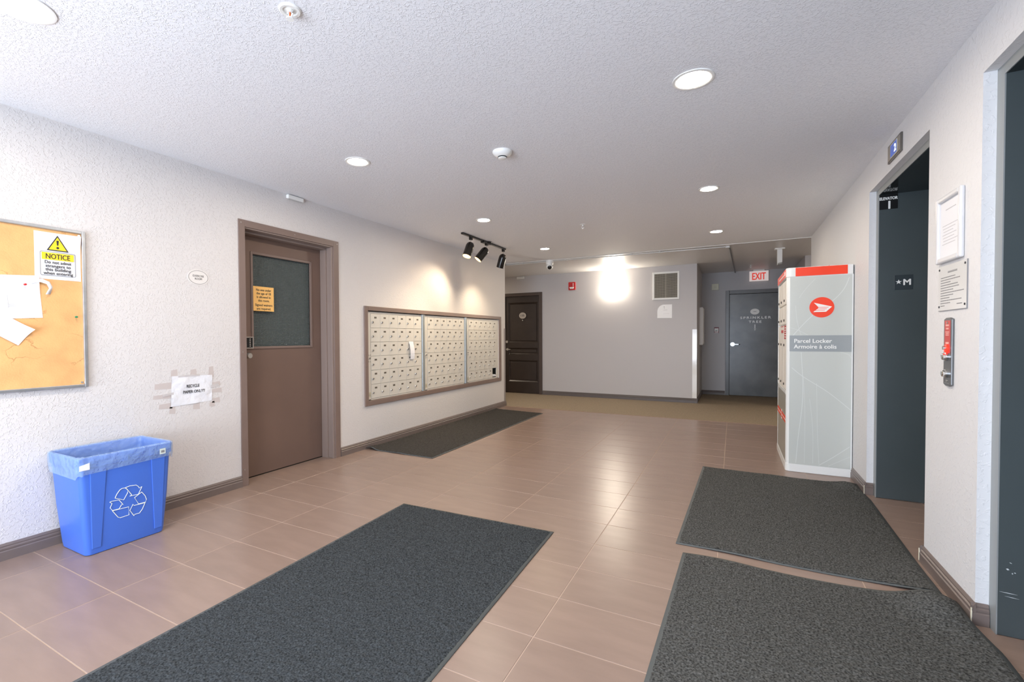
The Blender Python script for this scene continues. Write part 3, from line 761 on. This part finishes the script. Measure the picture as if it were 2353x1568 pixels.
t = thing('floor_indicator', 'elevator floor indicator with blue display showing 2', 'display', (XR, 3.703, 2.295), RIGHT)
MB().box(-.130, -.055, 0, .130, .055, .010).build('bezel', mat('bezel_dark', (105, 100, 94), .35, metal=.5), t, bevel=.002)
MB().box(-.118, -.045, .010, .118, .045, .012).build('face_plate', mat('bezel_light', (160, 152, 142), .4, metal=.5), t)
MB().box(-.060, -.040, .012, .072, .040, .0135).build('screen_frame', WPL2, t)
MB().box(-.055, -.036, .0135, .067, .036, .0142).build('display_screen', SCREEN, t)
text('2', .062, SCRT, t, .038, -.022, .0144, bold=.002, width=.034)

t = thing('framed_notice', 'white snap frame with a notice between the two elevators', 'frame', (XR, 2.860, 1.650), RIGHT)
for a, b_, c, d in ((-.137, -.112, -.153, .153), (.112, .137, -.153, .153), (-.112, .112, .128, .153), (-.112, .112, -.153, -.128)):
    MB().box(a, c, 0, b_, d, .018).build('frame_rail', mat('snap_frame', (205, 206, 209), .3), t, bevel=.007)
MB().box(-.115, -.131, .001, .115, .131, .006).build('paper', PAPER, t)
f = MB()
for k in range(7): f.box(-.085+.006*(k % 3), .015-.014*k, .006, .080-.012*((k*2) % 5), .0175-.014*k, .0065)
f.box(-.05, .085, .006, .06, .089, .0065)
f.build('print_line', INKL, t)
t = thing('procedure_plaque', 'clear plastic text plaque on the right wall below the white snap frame', 'sign', (XR, 2.839, 1.381), RIGHT)
MB().box(-.153, -.103, 0, .153, .103, .004).build('plate', ACRY, t, bevel=.001)
MB().box(.153, -.103, 0, .1545, .103, .0045).box(-.153, -.1045, 0, .153, -.103, .0045).build('cut_edge', INKG, t)
f = MB()
for a in (-.140, .138):
    for b_ in (-.085, .088): f.cyl((a, b_, .004), (a, b_, .0065), .005, 10)
f.each('screw', INK, t)
f = MB(); f.box(-.045, .066, .004, .055, .070, .0045).box(-.045, .0715, .004, .055, .0735, .0045)
r = random.Random(5)
for k, L in enumerate((.16, .21, .11, .19, .20, .14, .25, .14, .10, .23, .11, .05)):
    x = -.125
    while x < -.125+L:
        w_ = r.uniform(.006, .018); f.box(x, .046-k*.0118, .004, min(x+w_, -.125+L), .050-k*.0118, .0045); x += w_+.003
f.box(.055, -.081, .004, .11, -.077, .0045)
f.build('printed_text', INKG, t)
t = thing('call_panel', 'grey elevator call panel with red fire label and two chrome buttons', 'panel', (XR, 2.857, 1.088), RIGHT)
pl = [(-.044+.0, -.148), (-.02, -.155), (.02, -.155), (.044, -.148), (.044, .148), (.02, .155), (-.02, .155), (-.044, .148)]
MB().prism(pl, 0, .010).build('plate', mat('panel_grey', (104, 106, 108), .35, metal=.4), t, bevel=.003)
MB().box(-.030, -.005, .010, .030, .142, .0112).build('red_label', REDL, t)
f = MB()
for k, (v, L, h) in enumerate(((.116, .034, .008), (.102, .028, .007), (.088, .042, .004), (.081, .032, .004), (.074, .034, .004), (.036, .034, .009))): f.box(-L/2, v, .0112, L/2, v+h, .0116)
f.build('label_print', mat('label_pink', (230, 170, 160), .5), t)
f = MB(); f.lathe([(.020, .010), (.020, .016), (.016, .018), (0, .018)], 20, Matrix.Translation((0, .014, 0))); f.build('fire_key_ring', REDLIT, t, smooth=True)
f = MB(); f.lathe([(.009, .016), (.009, .026), (0, .026)], 16, Matrix.Translation((0, .018, 0))); f.build('key_switch', CHROME, t, smooth=True)
for v in (-.022, -.098):
    f = MB(); f.lathe([(.019, .010), (.019, .018), (.015, .019), (.015, .027), (.012, .029), (0, .029)], 24, Matrix.Translation((0, v, 0))); f.build('call_button', CHROME, t, smooth=True)
f = MB()
for v in (-.130, .132): f.cyl((0, v, .010), (0, v, .0125), .006, 10)
f.box(-.028, -.142, .010, .02, -.1405, .0108)
f.each('screw', STEEL, t)

# ------------------------------------------------------------------ parcel locker
LX, LY0, LY1, LR = .402, 4.762, 5.615, .856
t = thing('parcel_locker', 'tall grey and white parcel locker standing against the right wall', 'locker', (LX, LY0, 0)); bpy.context.view_layer.update()
def lfoot(o=0, r=.035):   # footprint with rounded near-left corner
    p = [(LR-.004, LY0-o), (LR, LY0+.01), (LR, LY1+o), (LX-o, LY1+o)]
    for k in range(9): a = PI+k*PI/16; p.append((LX-o+r+r*math.cos(a), LY0-o+r+r*math.sin(a)))
    return p
W(MB().prism(lfoot(.003), 0.001, .066), 'plinth', LOCKW, t, bevel=.002)
f = MB()      # casing: solid near side and back with an opening for the doors
p = lfoot(); core = [(LR, LY0), (LR, LY1), (LX+.018, LY1), (LX+.018, LY0+.045)]+[(x, y) for x, y in p[4:]]
f.prism([(LR, LY0), (LR, LY1), (LX, LY1), (LX, LY1-.02), (LX+.02, LY1-.02), (LX+.02, LY0+.04), (LX, LY0+.04)]+p[4:], .066, 1.664)
W(f, 'cabinet_body', LOCKW, t)
W(MB().prism(lfoot(.004), 1.664, 1.742), 'header', LOCKW, t, bevel=.003)
W(MB().box(.463, LY0-.0055, 1.667, .816, LY0-.003, 1.739), 'header_strip', ORANGE, t)
W(MB().box(LX-.0055, 4.81, 1.668, LX-.003, 5.61, 1.738), 'front_header_strip', mat('header_red', (226, 74, 66), .4), t)
W(MB().box(.425, LY0-.002, .068, .846, LY0, 1.660), 'side_panel', LOCKG, t)
CUR = [[(.505,1.023),(.518,.76),(.514,.561),(.488,.294),(.473,.079)],[(.44,.889),(.523,.813),(.694,.69),(.844,.552)],[(.491,1.484),(.539,1.56),(.603,1.64)],
[(.825,1.639),(.791,1.546),(.72,1.454),(.584,1.336),(.477,1.208),(.43,1.14)],[(.523,.813),(.536,.497),(.534,.08)],[(.568,.631),(.591,.37),(.593,.087)],[(.615,.764),(.623,.373),(.636,.086)],
[(.636,.073),(.73,.15),(.842,.252)],[(.699,.075),(.782,.13),(.845,.17)],[(.774,1.026),(.825,1.007),(.844,.976)],[(.43,1.232),(.488,1.207),(.553,1.167)],[(.464,1.419),(.476,1.287),(.504,1.168)]]
f = MB()
def cr(p0, p1, p2, p3, s):
    return tuple(.5*((2*b)+(-a+c)*s+(2*a-5*b+4*c-d)*s*s+(-a+3*b-3*c+d)*s**3) for a, b, c, d in zip(p0, p1, p2, p3))
for ci, pl in enumerate(CUR):
    q = [pl[0]]+pl+[pl[-1]]; pts = []
    for i in range(1, len(q)-2):
        for k in range(6): pts.append(cr(q[i-1], q[i], q[i+1], q[i+2], k/6))
    f = MB(); pts.append(pl[-1]); wd_ = .0045 if ci in (0, 1, 3, 7) else .0022
    for a, b_ in zip(pts[:-1], pts[1:]):
        dx, dz = b_[0]-a[0], b_[1]-a[1]; L = math.hypot(dx, dz) or 1; nx, nz = -dz/L*wd_, dx/L*wd_
        f.add([(a[0], LY0-.0023, a[1]), (b_[0], LY0-.0023, b_[1]), (b_[0]+nx, LY0-.0023, b_[1]+nz), (a[0]+nx, LY0-.0023, a[1]+nz)], [(0, 1, 2, 3)])
    W(f, 'decor_line', LOCKL, t)
f = MB(); f.prism([(.40, 1.031), (.846, 1.031), (.846, 1.166), (.418, 1.166)][1:3]+[(.424, 1.166), (.424, 1.031)], LY0-.0035, LY0-.0025, 'y')
W(f, 'title_band', LOCKB, t)
lt = bpy.data.objects.new('title_text', None)
def ltext(body, size, m, x, z, width=None, align='LEFT', bold=0, name='lettering'):
    o = text(body, size, m, t, 0, 0, 0, name=name, align=align, width=width, bold=bold)
    o.rotation_euler = (PI/2, 0, 0); o.location = (x-LX, -.0042, z); return o
ltext('Parcel Locker', .047, WPL, .455, 1.104, .258, bold=.0008); ltext('Armoire à colis', .047, WPL, .455, 1.056, .292, bold=.0008)
W(MB().prism(ellipse(.0845, .0845, 48, .646, 1.399), LY0-.0035, LY0-.002, 'y'), 'emblem_disc', ORANGE, t)
def lg(x, y): return (.646+(x-645)/625*.0845, 1.399-(y-810)/530*.0845)
W(MB().prism([lg(*p) for p in ((245,560),(1155,785),(860,1050),(215,1050),(290,990),(335,962),(395,912),(425,888),(462,848),(495,815))], LY0-.0045, LY0-.0035, 'y'), 'winged_arrow', WPL, t)
f = MB()
for a, b_, c, w_ in ((490, 985, 815, 12), (415, 895, 893, 12), (305, 800, 968, 11)): f.prism([lg(a-30, c-w_), lg(b_, c-w_), lg(b_, c+w_), lg(a-30, c+w_)], LY0-.0052, LY0-.0045, 'y')
WE(f, 'emblem_stripe', ORANGE, t)
# doors on the long face (towards -x)
cols = ((4.805, 5.065), (5.075, 5.345), (5.355, 5.60))
rows = ((1.44, 1.655), (1.262, 1.435), (.69, 1.257))
DX = LX+.004
for ci, (a, b_) in enumerate(cols):
    for ri, (c, d) in enumerate(rows):
        dr = W(MB().box(DX, a, c+.003, LX+.02, b_-.004, d-.003), 'locker_door', LOCKD, t, bevel=.003)
        k = MB().cyl((DX-.006, b_-.05, c+.04), (DX, b_-.05, c+.04), .011, 14)
        if ri == 2: k.cyl((DX-.006, b_-.05, c+.39), (DX, b_-.05, c+.39), .011, 14)
        o = k.build('keyhole', BLACKP, dr); o.matrix_parent_inverse = Matrix.Translation((-LX, -LY0, 0)); o.matrix_parent_inverse = dr.matrix_parent_inverse.inverted() @ Matrix.Translation((0, 0, 0)) if False else Matrix.Identity(4)
W(MB().box(LX-.001, LY0+.045, .655, LX+.02, LY1-.015, .688), 'ledge', LOCKW, t, bevel=.002)
W(MB().box(LX+.002, LY0+.045, .07, LX+.02, LY1-.018, .652), 'lower_panel', LOCKT, t)
f = MB()
for z in (.438, .405): f.box(LX, 4.812, z, LX+.002, 5.17, z+.022).box(LX, 5.22, z, LX+.002, 5.595, z+.022)
WE(f, 'red_stripe', ORANGE, t)
f = MB(); f.box(LX+.0005, 4.812, .427, LX+.002, 5.595, .438).box(LX+.0005, 5.17, .385, LX+.002, 5.20, .475); W(f, 'white_stripe', WPL, t)
W(MB().box(DX-.0015, 4.83, 1.135, DX, 5.0, 1.255), 'red_instruction_label', RED, t)
W(MB().box(DX-.0015, 5.09, 1.19, DX, 5.30, 1.215).box(DX-.0015, 5.09, 1.245, DX, 5.33, 1.252), 'red_edge_label', RED, t)
text('', .01, WPL, t)if False else None
f = MB()
for k in range(5): f.box(DX-.002, 4.845, 1.15+.02*k, DX-.0015, 4.985-.02*(k % 3), 1.157+.02*k)
W(f, 'label_print', WPL, t)
f = MB()
for k in range(4): f.box(LX-.006, 4.84+.02*k, 1.69, LX-.0055, 4.853+.02*k, 1.722)
f.box(LX-.006, 4.95, 1.695, LX-.0055, 5.45, 1.705)
W(f, 'header_print', WPL, t)
W(MB().cyl((.70, 4.95, 1.742), (.72, 4.93, 1.765), .003, 8), 'cable_stub', RED, t)

# ------------------------------------------------------------------ ceiling fittings
def downlight(x, y, r, warm, label):
    t = thing('downlight', label, 'light', (x, y, H), group=None)
    f = MB(); f.lathe([(r, 0), (r, -.004), (r-.010, -.006), (r-.022, -.002), (r-.022, 0)], 40, cap=False); f.build('trim_ring', WPL, t, smooth=True)
    MB().prism(ellipse(r-.021, r-.021, 40), -.0035, -.0015).build('lens', (LENSC if abs(x) > 2.5 else LENSW) if warm else LENS, t)
    return t
downlight(-.176, 2.50, .094, False, 'nearest recessed downlight in the right-hand row on the ceiling')
downlight(-.186, 4.40, .082, False, 'middle recessed downlight in the right-hand ceiling row')
downlight(-.183, 6.24, .082, False, 'farthest recessed downlight in the right-hand row near the corridor')
downlight(-2.335, 2.50, .086, False, 'recessed downlight in the left-hand row above the exercise room door')
downlight(-2.335, 4.39, .082, False, 'recessed downlight in the left-hand row beside the track light')
downlight(-2.343, 6.24, .078, True, 'farthest warm recessed downlight in the left-hand row near the corridor')
downlight(-2.338, .735, .100, False, 'recessed downlight at the top left edge near the cork board')
downlight(-.176, .70, .094, False, 'recessed downlight behind the picture edge in the right-hand row')
downlight(-5.3, 8.0, .080, True, 'unseen recessed downlight added to light the corridor to the left')  # this pair is out of view, added to brighten corridor and far wall
downlight(2.6, 8.0, .080, True, 'unseen recessed downlight added to light the corridor to the right')

t = thing('smoke_detector', 'white round smoke detector in the middle of the ceiling', 'smoke detector', (-1.366, 2.84, H))
f = MB(); f.lathe([(.066, 0), (.066, -.008), (.060, -.018), (.040, -.034), (.030, -.036), (.028, -.046), (.018, -.050), (0, -.050)], 36); f.build('housing', WPL, t, smooth=True)
f = MB(); f.lathe([(.0305, -.036), (.0305, -.042), (.029, -.042), (.029, -.036)], 36, cap=False); f.build('sensor_slot', BLACKP, t)
def sprinkler(x, y, label, s=1.0):
    t = thing('sprinkler', label, 'sprinkler', (x, y, H))
    f = MB(); f.lathe([(.032*s, 0), (.032*s, -.002), (.018*s, -.006), (.012*s, -.006)], 24, cap=False); f.build('escutcheon', WPL, t, smooth=True)
    f = MB(); f.cyl((0, 0, -.002), (0, 0, -.018*s), .009*s, 14).tube([(-.010*s, 0, -.016*s), (-.013*s, 0, -.028*s), (0, 0, -.044*s)], .003*s, 8).tube([(.010*s, 0, -.016*s), (.013*s, 0, -.028*s), (0, 0, -.044*s)], .003*s, 8)
    f.build('frame_arms', WPL, t, smooth=True)
    MB().prism(ellipse(.015*s, .015*s, 20), -.048*s, -.045*s).build('deflector', WPL, t)
sprinkler(-1.472, 5.11, 'small white sprinkler head on the ceiling in mid room', 1.05)
sprinkler(.265, 9.48, 'small sprinkler head on the alcove ceiling before the EXIT sign', 1.05)
t = thing('recessed_sprinkler', 'white recessed sprinkler with amber bulb on the near ceiling', 'sprinkler', (-1.481, 1.232, H))
f = MB(); f.lathe([(.041, 0), (.041, -.003), (.036, -.007), (.027, -.006), (.025, 0), (.024, -.0005), (.0, -.0005)], 36, cap=False); f.build('escutcheon', WPL, t, smooth=True)
f = MB(); f.cyl((0, 0, 0), (0, 0, -.010), .010, 14).tube([(-.013, 0, -.006), (-.015, 0, -.018), (-.004, 0, -.032)], .0035, 8).tube([(.013, 0, -.006), (.015, 0, -.018), (.004, 0, -.032)], .0035, 8).prism(ellipse(.014, .014, 20), -.036, -.032); f.build('frame_arms', WPL, t, smooth=True)
MB().cyl((0, 0, -.008), (0, 0, -.030), .003, 10).build('bulb', AMBER, t)
t = thing('dome_camera', 'white turret security camera on the ceiling by the conduit', 'camera', (-2.635, 7.235, H))
f = MB(); f.lathe([(.062, 0), (.062, -.045), (.055, -.07), (.050, -.075)], 32); f.build('mount_base', WPL, t, smooth=True)
ax = Vector((.25, -.75, -.45)).normalized(); mm = Matrix.Translation((0, 0, -.095)) @ ax.to_track_quat('Z', 'Y').to_matrix().to_4x4()
f = MB(); f.lathe([(.001, -.055), (.035, -.045), (.052, -.015), (.055, .01), (.050, .035), (.038, .048), (0, .048)], 28, mm); f.build('camera_ball', WPL, t, smooth=True)
f = MB(); f.lathe([(.033, .046), (.033, .052), (.028, .056), (0, .058)], 24, mm); f.build('camera_lens', BLACKP, t, smooth=True)
t = thing('ceiling_bracket_box', 'white rectangular box hanging from a ceiling plate before the alcove', 'fixture', (.578, 7.90, H))
MB().box(-.062, -.05, -.016, .062, .05, 0).build('ceiling_plate', WPL, t, bevel=.003)
MB().prism([(-.032, -.016), (.030, -.016), (.030, -.20), (-.022, -.21), (-.030, -.245)], -.03, .03, 'y').build('body', WPL, t, bevel=.002)
MB().prism([(.028, -.198), (-.022, -.212), (-.024, -.232), (.026, -.226)], -.024, .024, 'y').build('lens_window', mat('dim_lens', (150, 148, 142), .3), t)
# conduit
t = thing('ceiling_conduit', 'thin metal conduit running along the ceiling edge into the alcove', 'conduit', (-1.7, 7.23, H)); bpy.context.view_layer.update()
GAL = mat('galvanised', (206, 205, 201), .35, metal=.3)
W(MB().tube([(-6.5, 7.232, H-.014), (-2.6, 7.225, H-.014), (-.075, 7.300, H-.014)], .009, 10), 'pipe', GAL, t, smooth=True)
W(MB().tube([(-6.5, 7.215, H-.026), (-4.0, 7.205, H-.026), (-2.62, 7.20, H-.024)], .006, 8), 'thin_pipe', GAL, t, smooth=True)
W(MB().tube([(-.06, 7.31, H-.02), (-.045, 7.45, H-.02), (.03, YA-.002, H-.02)], .010, 10), 'branch_pipe', mat('dark_pipe', (128, 126, 124), .4, metal=.5), t, smooth=True)
W(MB().box(-.10, 7.285, H-.032, -.045, 7.325, H-.0), 'elbow_box', GAL, t, bevel=.006)
for x in (-3.1, -2.35, -1.35, -.95):
    yy = 7.225+(x+2.6)*.0297 if x > -2.6 else 7.226
    W(MB().box(x-.012, yy-.022, H-.025, x+.012, yy+.022, H-.001), 'pipe_strap', GAL, t, bevel=.003)

# track light
t = thing('track_light', 'black track light rail with three cylindrical spots over the mailboxes', 'light', (-2.825, 5.35, H)); bpy.context.view_layer.update()
W(MB().box(-2.842, 4.765, H-.022, -2.808, 5.945, H-.001), 'rail', BLACK, t, bevel=.002)
W(MB().box(-2.85, 5.27, H-.036, -2.80, 5.47, H-.004).prism(ellipse(.05, .05, 24, -2.825, 5.42), H-.014, H-.001), 'feed_box', BLACK, t, bevel=.003)
for (y, d) in ((4.975, (-.10, -.40, -.91)), (5.385, (-.467, -.415, -.77)), (5.890, (-.364, .144, -.93))):
    d = Vector(d).normalized(); top = Vector((-2.825, y, H-.095))
    ad = MB(); ad.box(-2.84, y-.022, H-.055, -2.81, y+.022, H-.020)
    sp = W(ad, 'track_adapter', BLACK, t, bevel=.002)
    W(MB().cyl((-2.825, y, H-.055), (-2.825, y, H-.112), .006, 10), 'stem', CHROME, t)
    base = top+d*-.01
    mm = Matrix.Translation(base) @ d.to_track_quat('Z', 'Y').to_matrix().to_4x4()
    f = MB(); f.lathe([(.001, 0), (.018, .002), (.036, .012), (.048, .032), (.052, .055), (.052, .195), (.0495, .195), (.0495, .125)], 32, mm, cap=False)
    W(f, 'spot_housing', BLACK, t, smooth=True)
    f = MB(); f.lathe([(.0492, .194), (.046, .165), (.030, .130), (.001, .120)], 32, mm, cap=False); W(f, 'reflector', WARMIN, t, smooth=True)
    f = MB(); f.lathe([(.026, .138), (.024, .142), (.0, .143)], 20, mm, cap=False); W(f, 'spot_lamp', BULB, t)
    f = MB(); pass
    l = bpy.data.lights.new('spot_beam', 'SPOT'); l.energy = SPOT_W; l.color = (1, .80, .55); l.spot_size = 1.75; l.spot_blend = .9; l.shadow_soft_size = .02
    lo = bpy.data.objects.new('spot_beam', l); COL.objects.link(lo); lo.location = mm @ Vector((0, 0, .20)); lo.rotation_euler = d.to_track_quat('-Z', 'Y').to_euler()

# ------------------------------------------------------------------ far wall
t = thing('wall_sconce', 'glowing white half-bowl wall lamp on the far wall', 'light', (-1.96, YF, 2.08), FAR)
f = MB(); N1, N2 = 20, 10; rings = []
for j in range(N2+1):      # half bowl: quarter turn from the open rim down to the tip
    a = j/N2*PI/2; w_ = math.cos(a)
    rings.append([(.110*w_*math.cos(PI*k/N1), .05-.19*math.sin(a), .10*w_*math.sin(PI*k/N1)+.006) for k in range(N1+1)])
vs = []; [vs.extend(r_) for r_ in rings]; fs = []
for j in range(N2):
    for k in range(N1): a = j*(N1+1)+k; fs.append((a, a+1, a+N1+2, a+N1+1))
fs.append(tuple(range(N1+1)))
f.add(vs, fs); o = f.build('shade', SCON, t, smooth=True)
MB().box(-.05, -.08, 0, .05, .05, .012).build('back_plate', WPL, t)
d = S('door_4', (-3.83, YF, 0)); bpy.context.view_layer.update()
f = MB(); f.box(-4.30, YF-.014, 0, -4.222, YF+.12, 2.068).box(-3.436, YF-.014, 0, -3.370, YF+.12, 2.068).box(-4.222, YF-.014, 2.003, -3.436, YF+.12, 2.068)
W(f, 'door_frame', mat('brown_casing', (78, 66, 60), .35), d, bevel=.003)
dy = YF+.030
pan = ((-4.138, -3.482, 1.052, 1.877), (-4.135, -3.482, .807, .940), (-4.135, -3.482, .243, .684))
f = MB(); X0, X1 = -4.222, -3.436
f.box(X0, dy, .012, pan[0][0], dy+.04, 2.0).box(pan[0][1], dy, .012, X1, dy+.04, 2.0)
for a, b_ in ((1.877, 2.0), (.940, 1.052), (.684, .807), (.012, .243)): f.box(pan[0][0], dy, a, pan[0][1], dy+.04, b_)
W(f, 'door_leaf', DOORB, d)
for a, b_, c, e in pan:
    f = MB(); f.loft([[(a, dy+.001, c), (b_, dy+.001, c), (b_, dy+.001, e), (a, dy+.001, e)], [(a+.028, dy+.022, c+.028), (b_-.028, dy+.022, c+.028), (b_-.028, dy+.022, e-.028), (a+.028, dy+.022, e-.028)],
                      [(a+.04, dy+.012, c+.04), (b_-.04, dy+.012, c+.04), (b_-.04, dy+.012, e-.04), (a+.04, dy+.012, e-.04)]], False, True)
    W(f, 'door_panel', DOORB, d)
f = MB(); f.cyl((-4.16, dy-.006, .908), (-4.16, dy, .908), .026, 20).cyl((-4.16, dy-.045, .908), (-4.16, dy-.006, .908), .010, 12).box(-4.17, dy-.052, .900, -4.07, dy-.040, .916)
f.cyl((-4.165, dy-.018, 1.066), (-4.165, dy, 1.066), .026, 20)
W(f, 'door_handle', STEEL, d, smooth=True)
t = thing('apartment_number', 'oval 135 number plate on the dark brown door', 'sign', (-3.811, dy, 1.605), FAR)
MB().prism(ellipse(.077, .064), 0, .006).build('plate', mat('number_oval', (190, 182, 172), .5), t, bevel=.001); text('135', .058, INK, t, 0, -.019, .0062, bold=.001, width=.082)
t = thing('door_viewer', 'small peephole below the number plate on the brown door', 'peephole', (-3.812, dy, 1.508), FAR)
MB().lathe([(.013, 0), (.013, .004), (.008, .006), (0, .006)], 16).build('viewer_ring', STEEL, t, smooth=True)

t = thing('wall_sensor', 'small white sensor box at the ceiling above the brown door', 'sensor', (-3.834, YF, 2.378), FAR)
MB().box(-.08, -.025, 0, .08, .024, .03).build('housing', WPL, t, bevel=.004); MB().box(-.05, -.003, .03, .05, .001, .0308).build('marking', INKL, t)
t = thing('fire_alarm_strobe', 'red fire alarm strobe on the far wall near the ceiling', 'alarm', (-2.752, YF, 2.147), FAR)
MB().prism(rrect(.068, .077, .012, 3), 0, .03).build('housing', RED, t, bevel=.004)
f = MB(); f.prism([(-.045, -.02), (.045, -.02), (.03, -.055), (-.03, -.055)], .03, .045); f.build('strobe_lens', WPL, t, bevel=.004)
MB().box(.022, -.01, .03, .032, .055, .0305).build('white_lettering', WPL, t)
t = thing('air_grille', 'square return air grille with white frame on the far wall', 'vent', (-1.05, YF, 2.058), FAR)
f = MB()
for a, b_, c, e in ((-.222, -.190, -.245, .245), (.190, .222, -.245, .245), (-.190, .190, .213, .245), (-.190, .190, -.245, -.213)): f.box(a, c, 0, b_, e, .016)
f.build('grille_frame', WPL, t, bevel=.003)
MB().box(-.19, -.213, .001, .19, .213, .003).build('backing', GRILB, t)
f = MB()
for k in range(21): x = -.18+k*.018; f.box(x-.002, -.213, .006, x+.002, .213, .012)
f.box(-.006, -.213, .006, .006, .213, .014)
for k in range(27): z = -.205+k*.0158; f.box(-.19, z-.002, .003, .19, z+.002, .009)
f.build('grille_bars', GRILL, t, kind='stuff')
t = thing('posted_sheet', 'white sheet with one rounded corner posted below the air grille', 'notice', (-1.070, YF, 1.604), FAR)
p = [(.122, -.120), (.122, .122), (-.01, .122)]+[(-.01-.112*math.sin(k*PI/16), .0+.122*math.cos(k*PI/16)*1.0) for k in range(1, 9)]+[(-.122, -.115)]
MB().prism(p, 0, .0015).build('sheet', mat('bright_sheet', (252, 252, 252), .5), t)
MB().box(-.012, .075, .0015, -.004, .088, .0019).build('heading_mark', INK, t)
MB().box(-.010, .05, .0015, -.003, .066, .0019).box(-.02, .022, .0015, .045, .026, .0019).box(-.02, -.04, .0015, .08, -.038, .0019).build('faint_print', INKL, t)
t = thing('corner_guard', 'white corner guard at the alcove edge of the far wall', 'corner guard', (-.55, YF, .09))
MB().box(-.070, -.003, 0, .003, -.0005, 1.19).box(.0005, -.003, 0, .003, .07, 1.19).build('angle_strip', GUARDW, t, bevel=.001)

# ------------------------------------------------------------------ alcove
d = S('door_5', (.39, YA, 0)); bpy.context.view_layer.update()
f = MB(); f.box(-.132, YA-.016, 0, -.068, YA+.10, 2.045).box(.853, YA-.016, 0, .92, YA+.10, 2.045).box(-.068, YA-.016, 1.974, .853, YA+.10, 2.045)
W(f, 'door_frame', FRAMEG, d, bevel=.004)
W(MB().box(-.064, YA+.015, .008, .849, YA+.06, 1.970), 'door_leaf', DOORG, d, bevel=.002)
f = MB(); ly = YA+.015
f.cyl((-.010, ly-.010, 1.0), (-.010, ly, 1.0), .040, 24).cyl((-.010, ly-.05, 1.0), (-.010, ly-.010, 1.0), .013, 14)
f.box(-.018, ly-.056, .991, .095, ly-.044, 1.008)
W(f, 'door_handle', mat('handle_white', (232, 232, 230), .2, metal=.3), d, smooth=True)
W(MB().cyl((.09, ly-.05, .998), (.115, ly-.05, .998), .008, 10), 'handle_tip', BLACKP, d)
t = thing('room_plate', 'small white oval plate above the SPRINKLER TREE lettering', 'sign', (.361, ly-.0005, 1.625), FAR)
MB().prism(ellipse(.075, .056), 0, .004).build('plate', WPL, t); MB().box(-.025, -.004, .004, .025, .004, .0044).build('print', INKG, t)
t = thing('door_lettering', 'white SPRINKLER TREE stick-on letters and arrow on the grey door', 'sign', (.370, ly-.0005, 1.49), FAR)
WL = mat('letter_white', (248, 249, 249), .4)
text('SPRINKLER', .062, WL, t, .002, .0, .001, bold=.002, width=.505, space=1.35); text('TREE', .062, WL, t, -.004, -.080, .001, bold=.002, width=.208, space=1.35)
MB().box(-.013, -.20, 0, .001, -.108, .0012).prism([(-.022, -.185), (.010, -.185), (-.006, -.238)], 0, .0012).build('arrow', WL, t)
t = thing('exit_sign', 'white EXIT sign with red letters hung before the sprinkler room door', 'sign', (.420, YA-.10, 2.288), FAR)
MB().box(-.155, -.094, -.045, .155, .094, 0).build('sign_box', EXITB, t, bevel=.004)
MB().box(-.09, .094, -.045, .09, .122, .005).build('ceiling_canopy', WPL, t, bevel=.003)
text('EXIT', .185, EXITM, t, 0, -.068, .0008, bold=.004, width=.215)
t = thing('alcove_chime', 'cream square wall box beside the grey door near the ceiling', 'wall box', (-.315, YA, 2.128), FAR)
MB().box(-.062, -.062, 0, .062, .062, .03).build('housing', WPL2, t, bevel=.005); MB().box(-.02, .015, .03, .02, .018, .0305).box(-.02, -.018, .03, .02, -.015, .0305).build('slot', INKG, t)
t = thing('fire_pull_station', 'small red and white fire pull station beside the grey door', 'alarm', (-.289, YA, 1.278), FAR)
MB().box(-.040, -.058, 0, .040, .058, .03).build('housing', mat('dark_red', (120, 34, 44), .4), t, bevel=.004)
MB().box(-.034, -.032, .03, .034, .034, .036).build('pull_face', WPL, t, bevel=.003); MB().box(-.024, -.005, .036, .026, .004, .0365).box(-.02, -.02, .036, .01, -.012, .0365).build('face_print', INK, t)
MB().box(-.034, -.055, .03, .034, -.045, .034).build('white_bar', WPL, t)
t = thing('side_wall_box', 'long narrow pale grey vertical box on the alcove side wall', 'wall box', (-.55, 9.47, 1.345))
MB().box(0, 0, -.345, .062, .40, .350).build('housing', mat('box_grey', (205, 204, 204), .4), t, bevel=.006)
MB().box(.062, .02, -.325, .068, .38, .33).build('cover', WPL, t, bevel=.002)
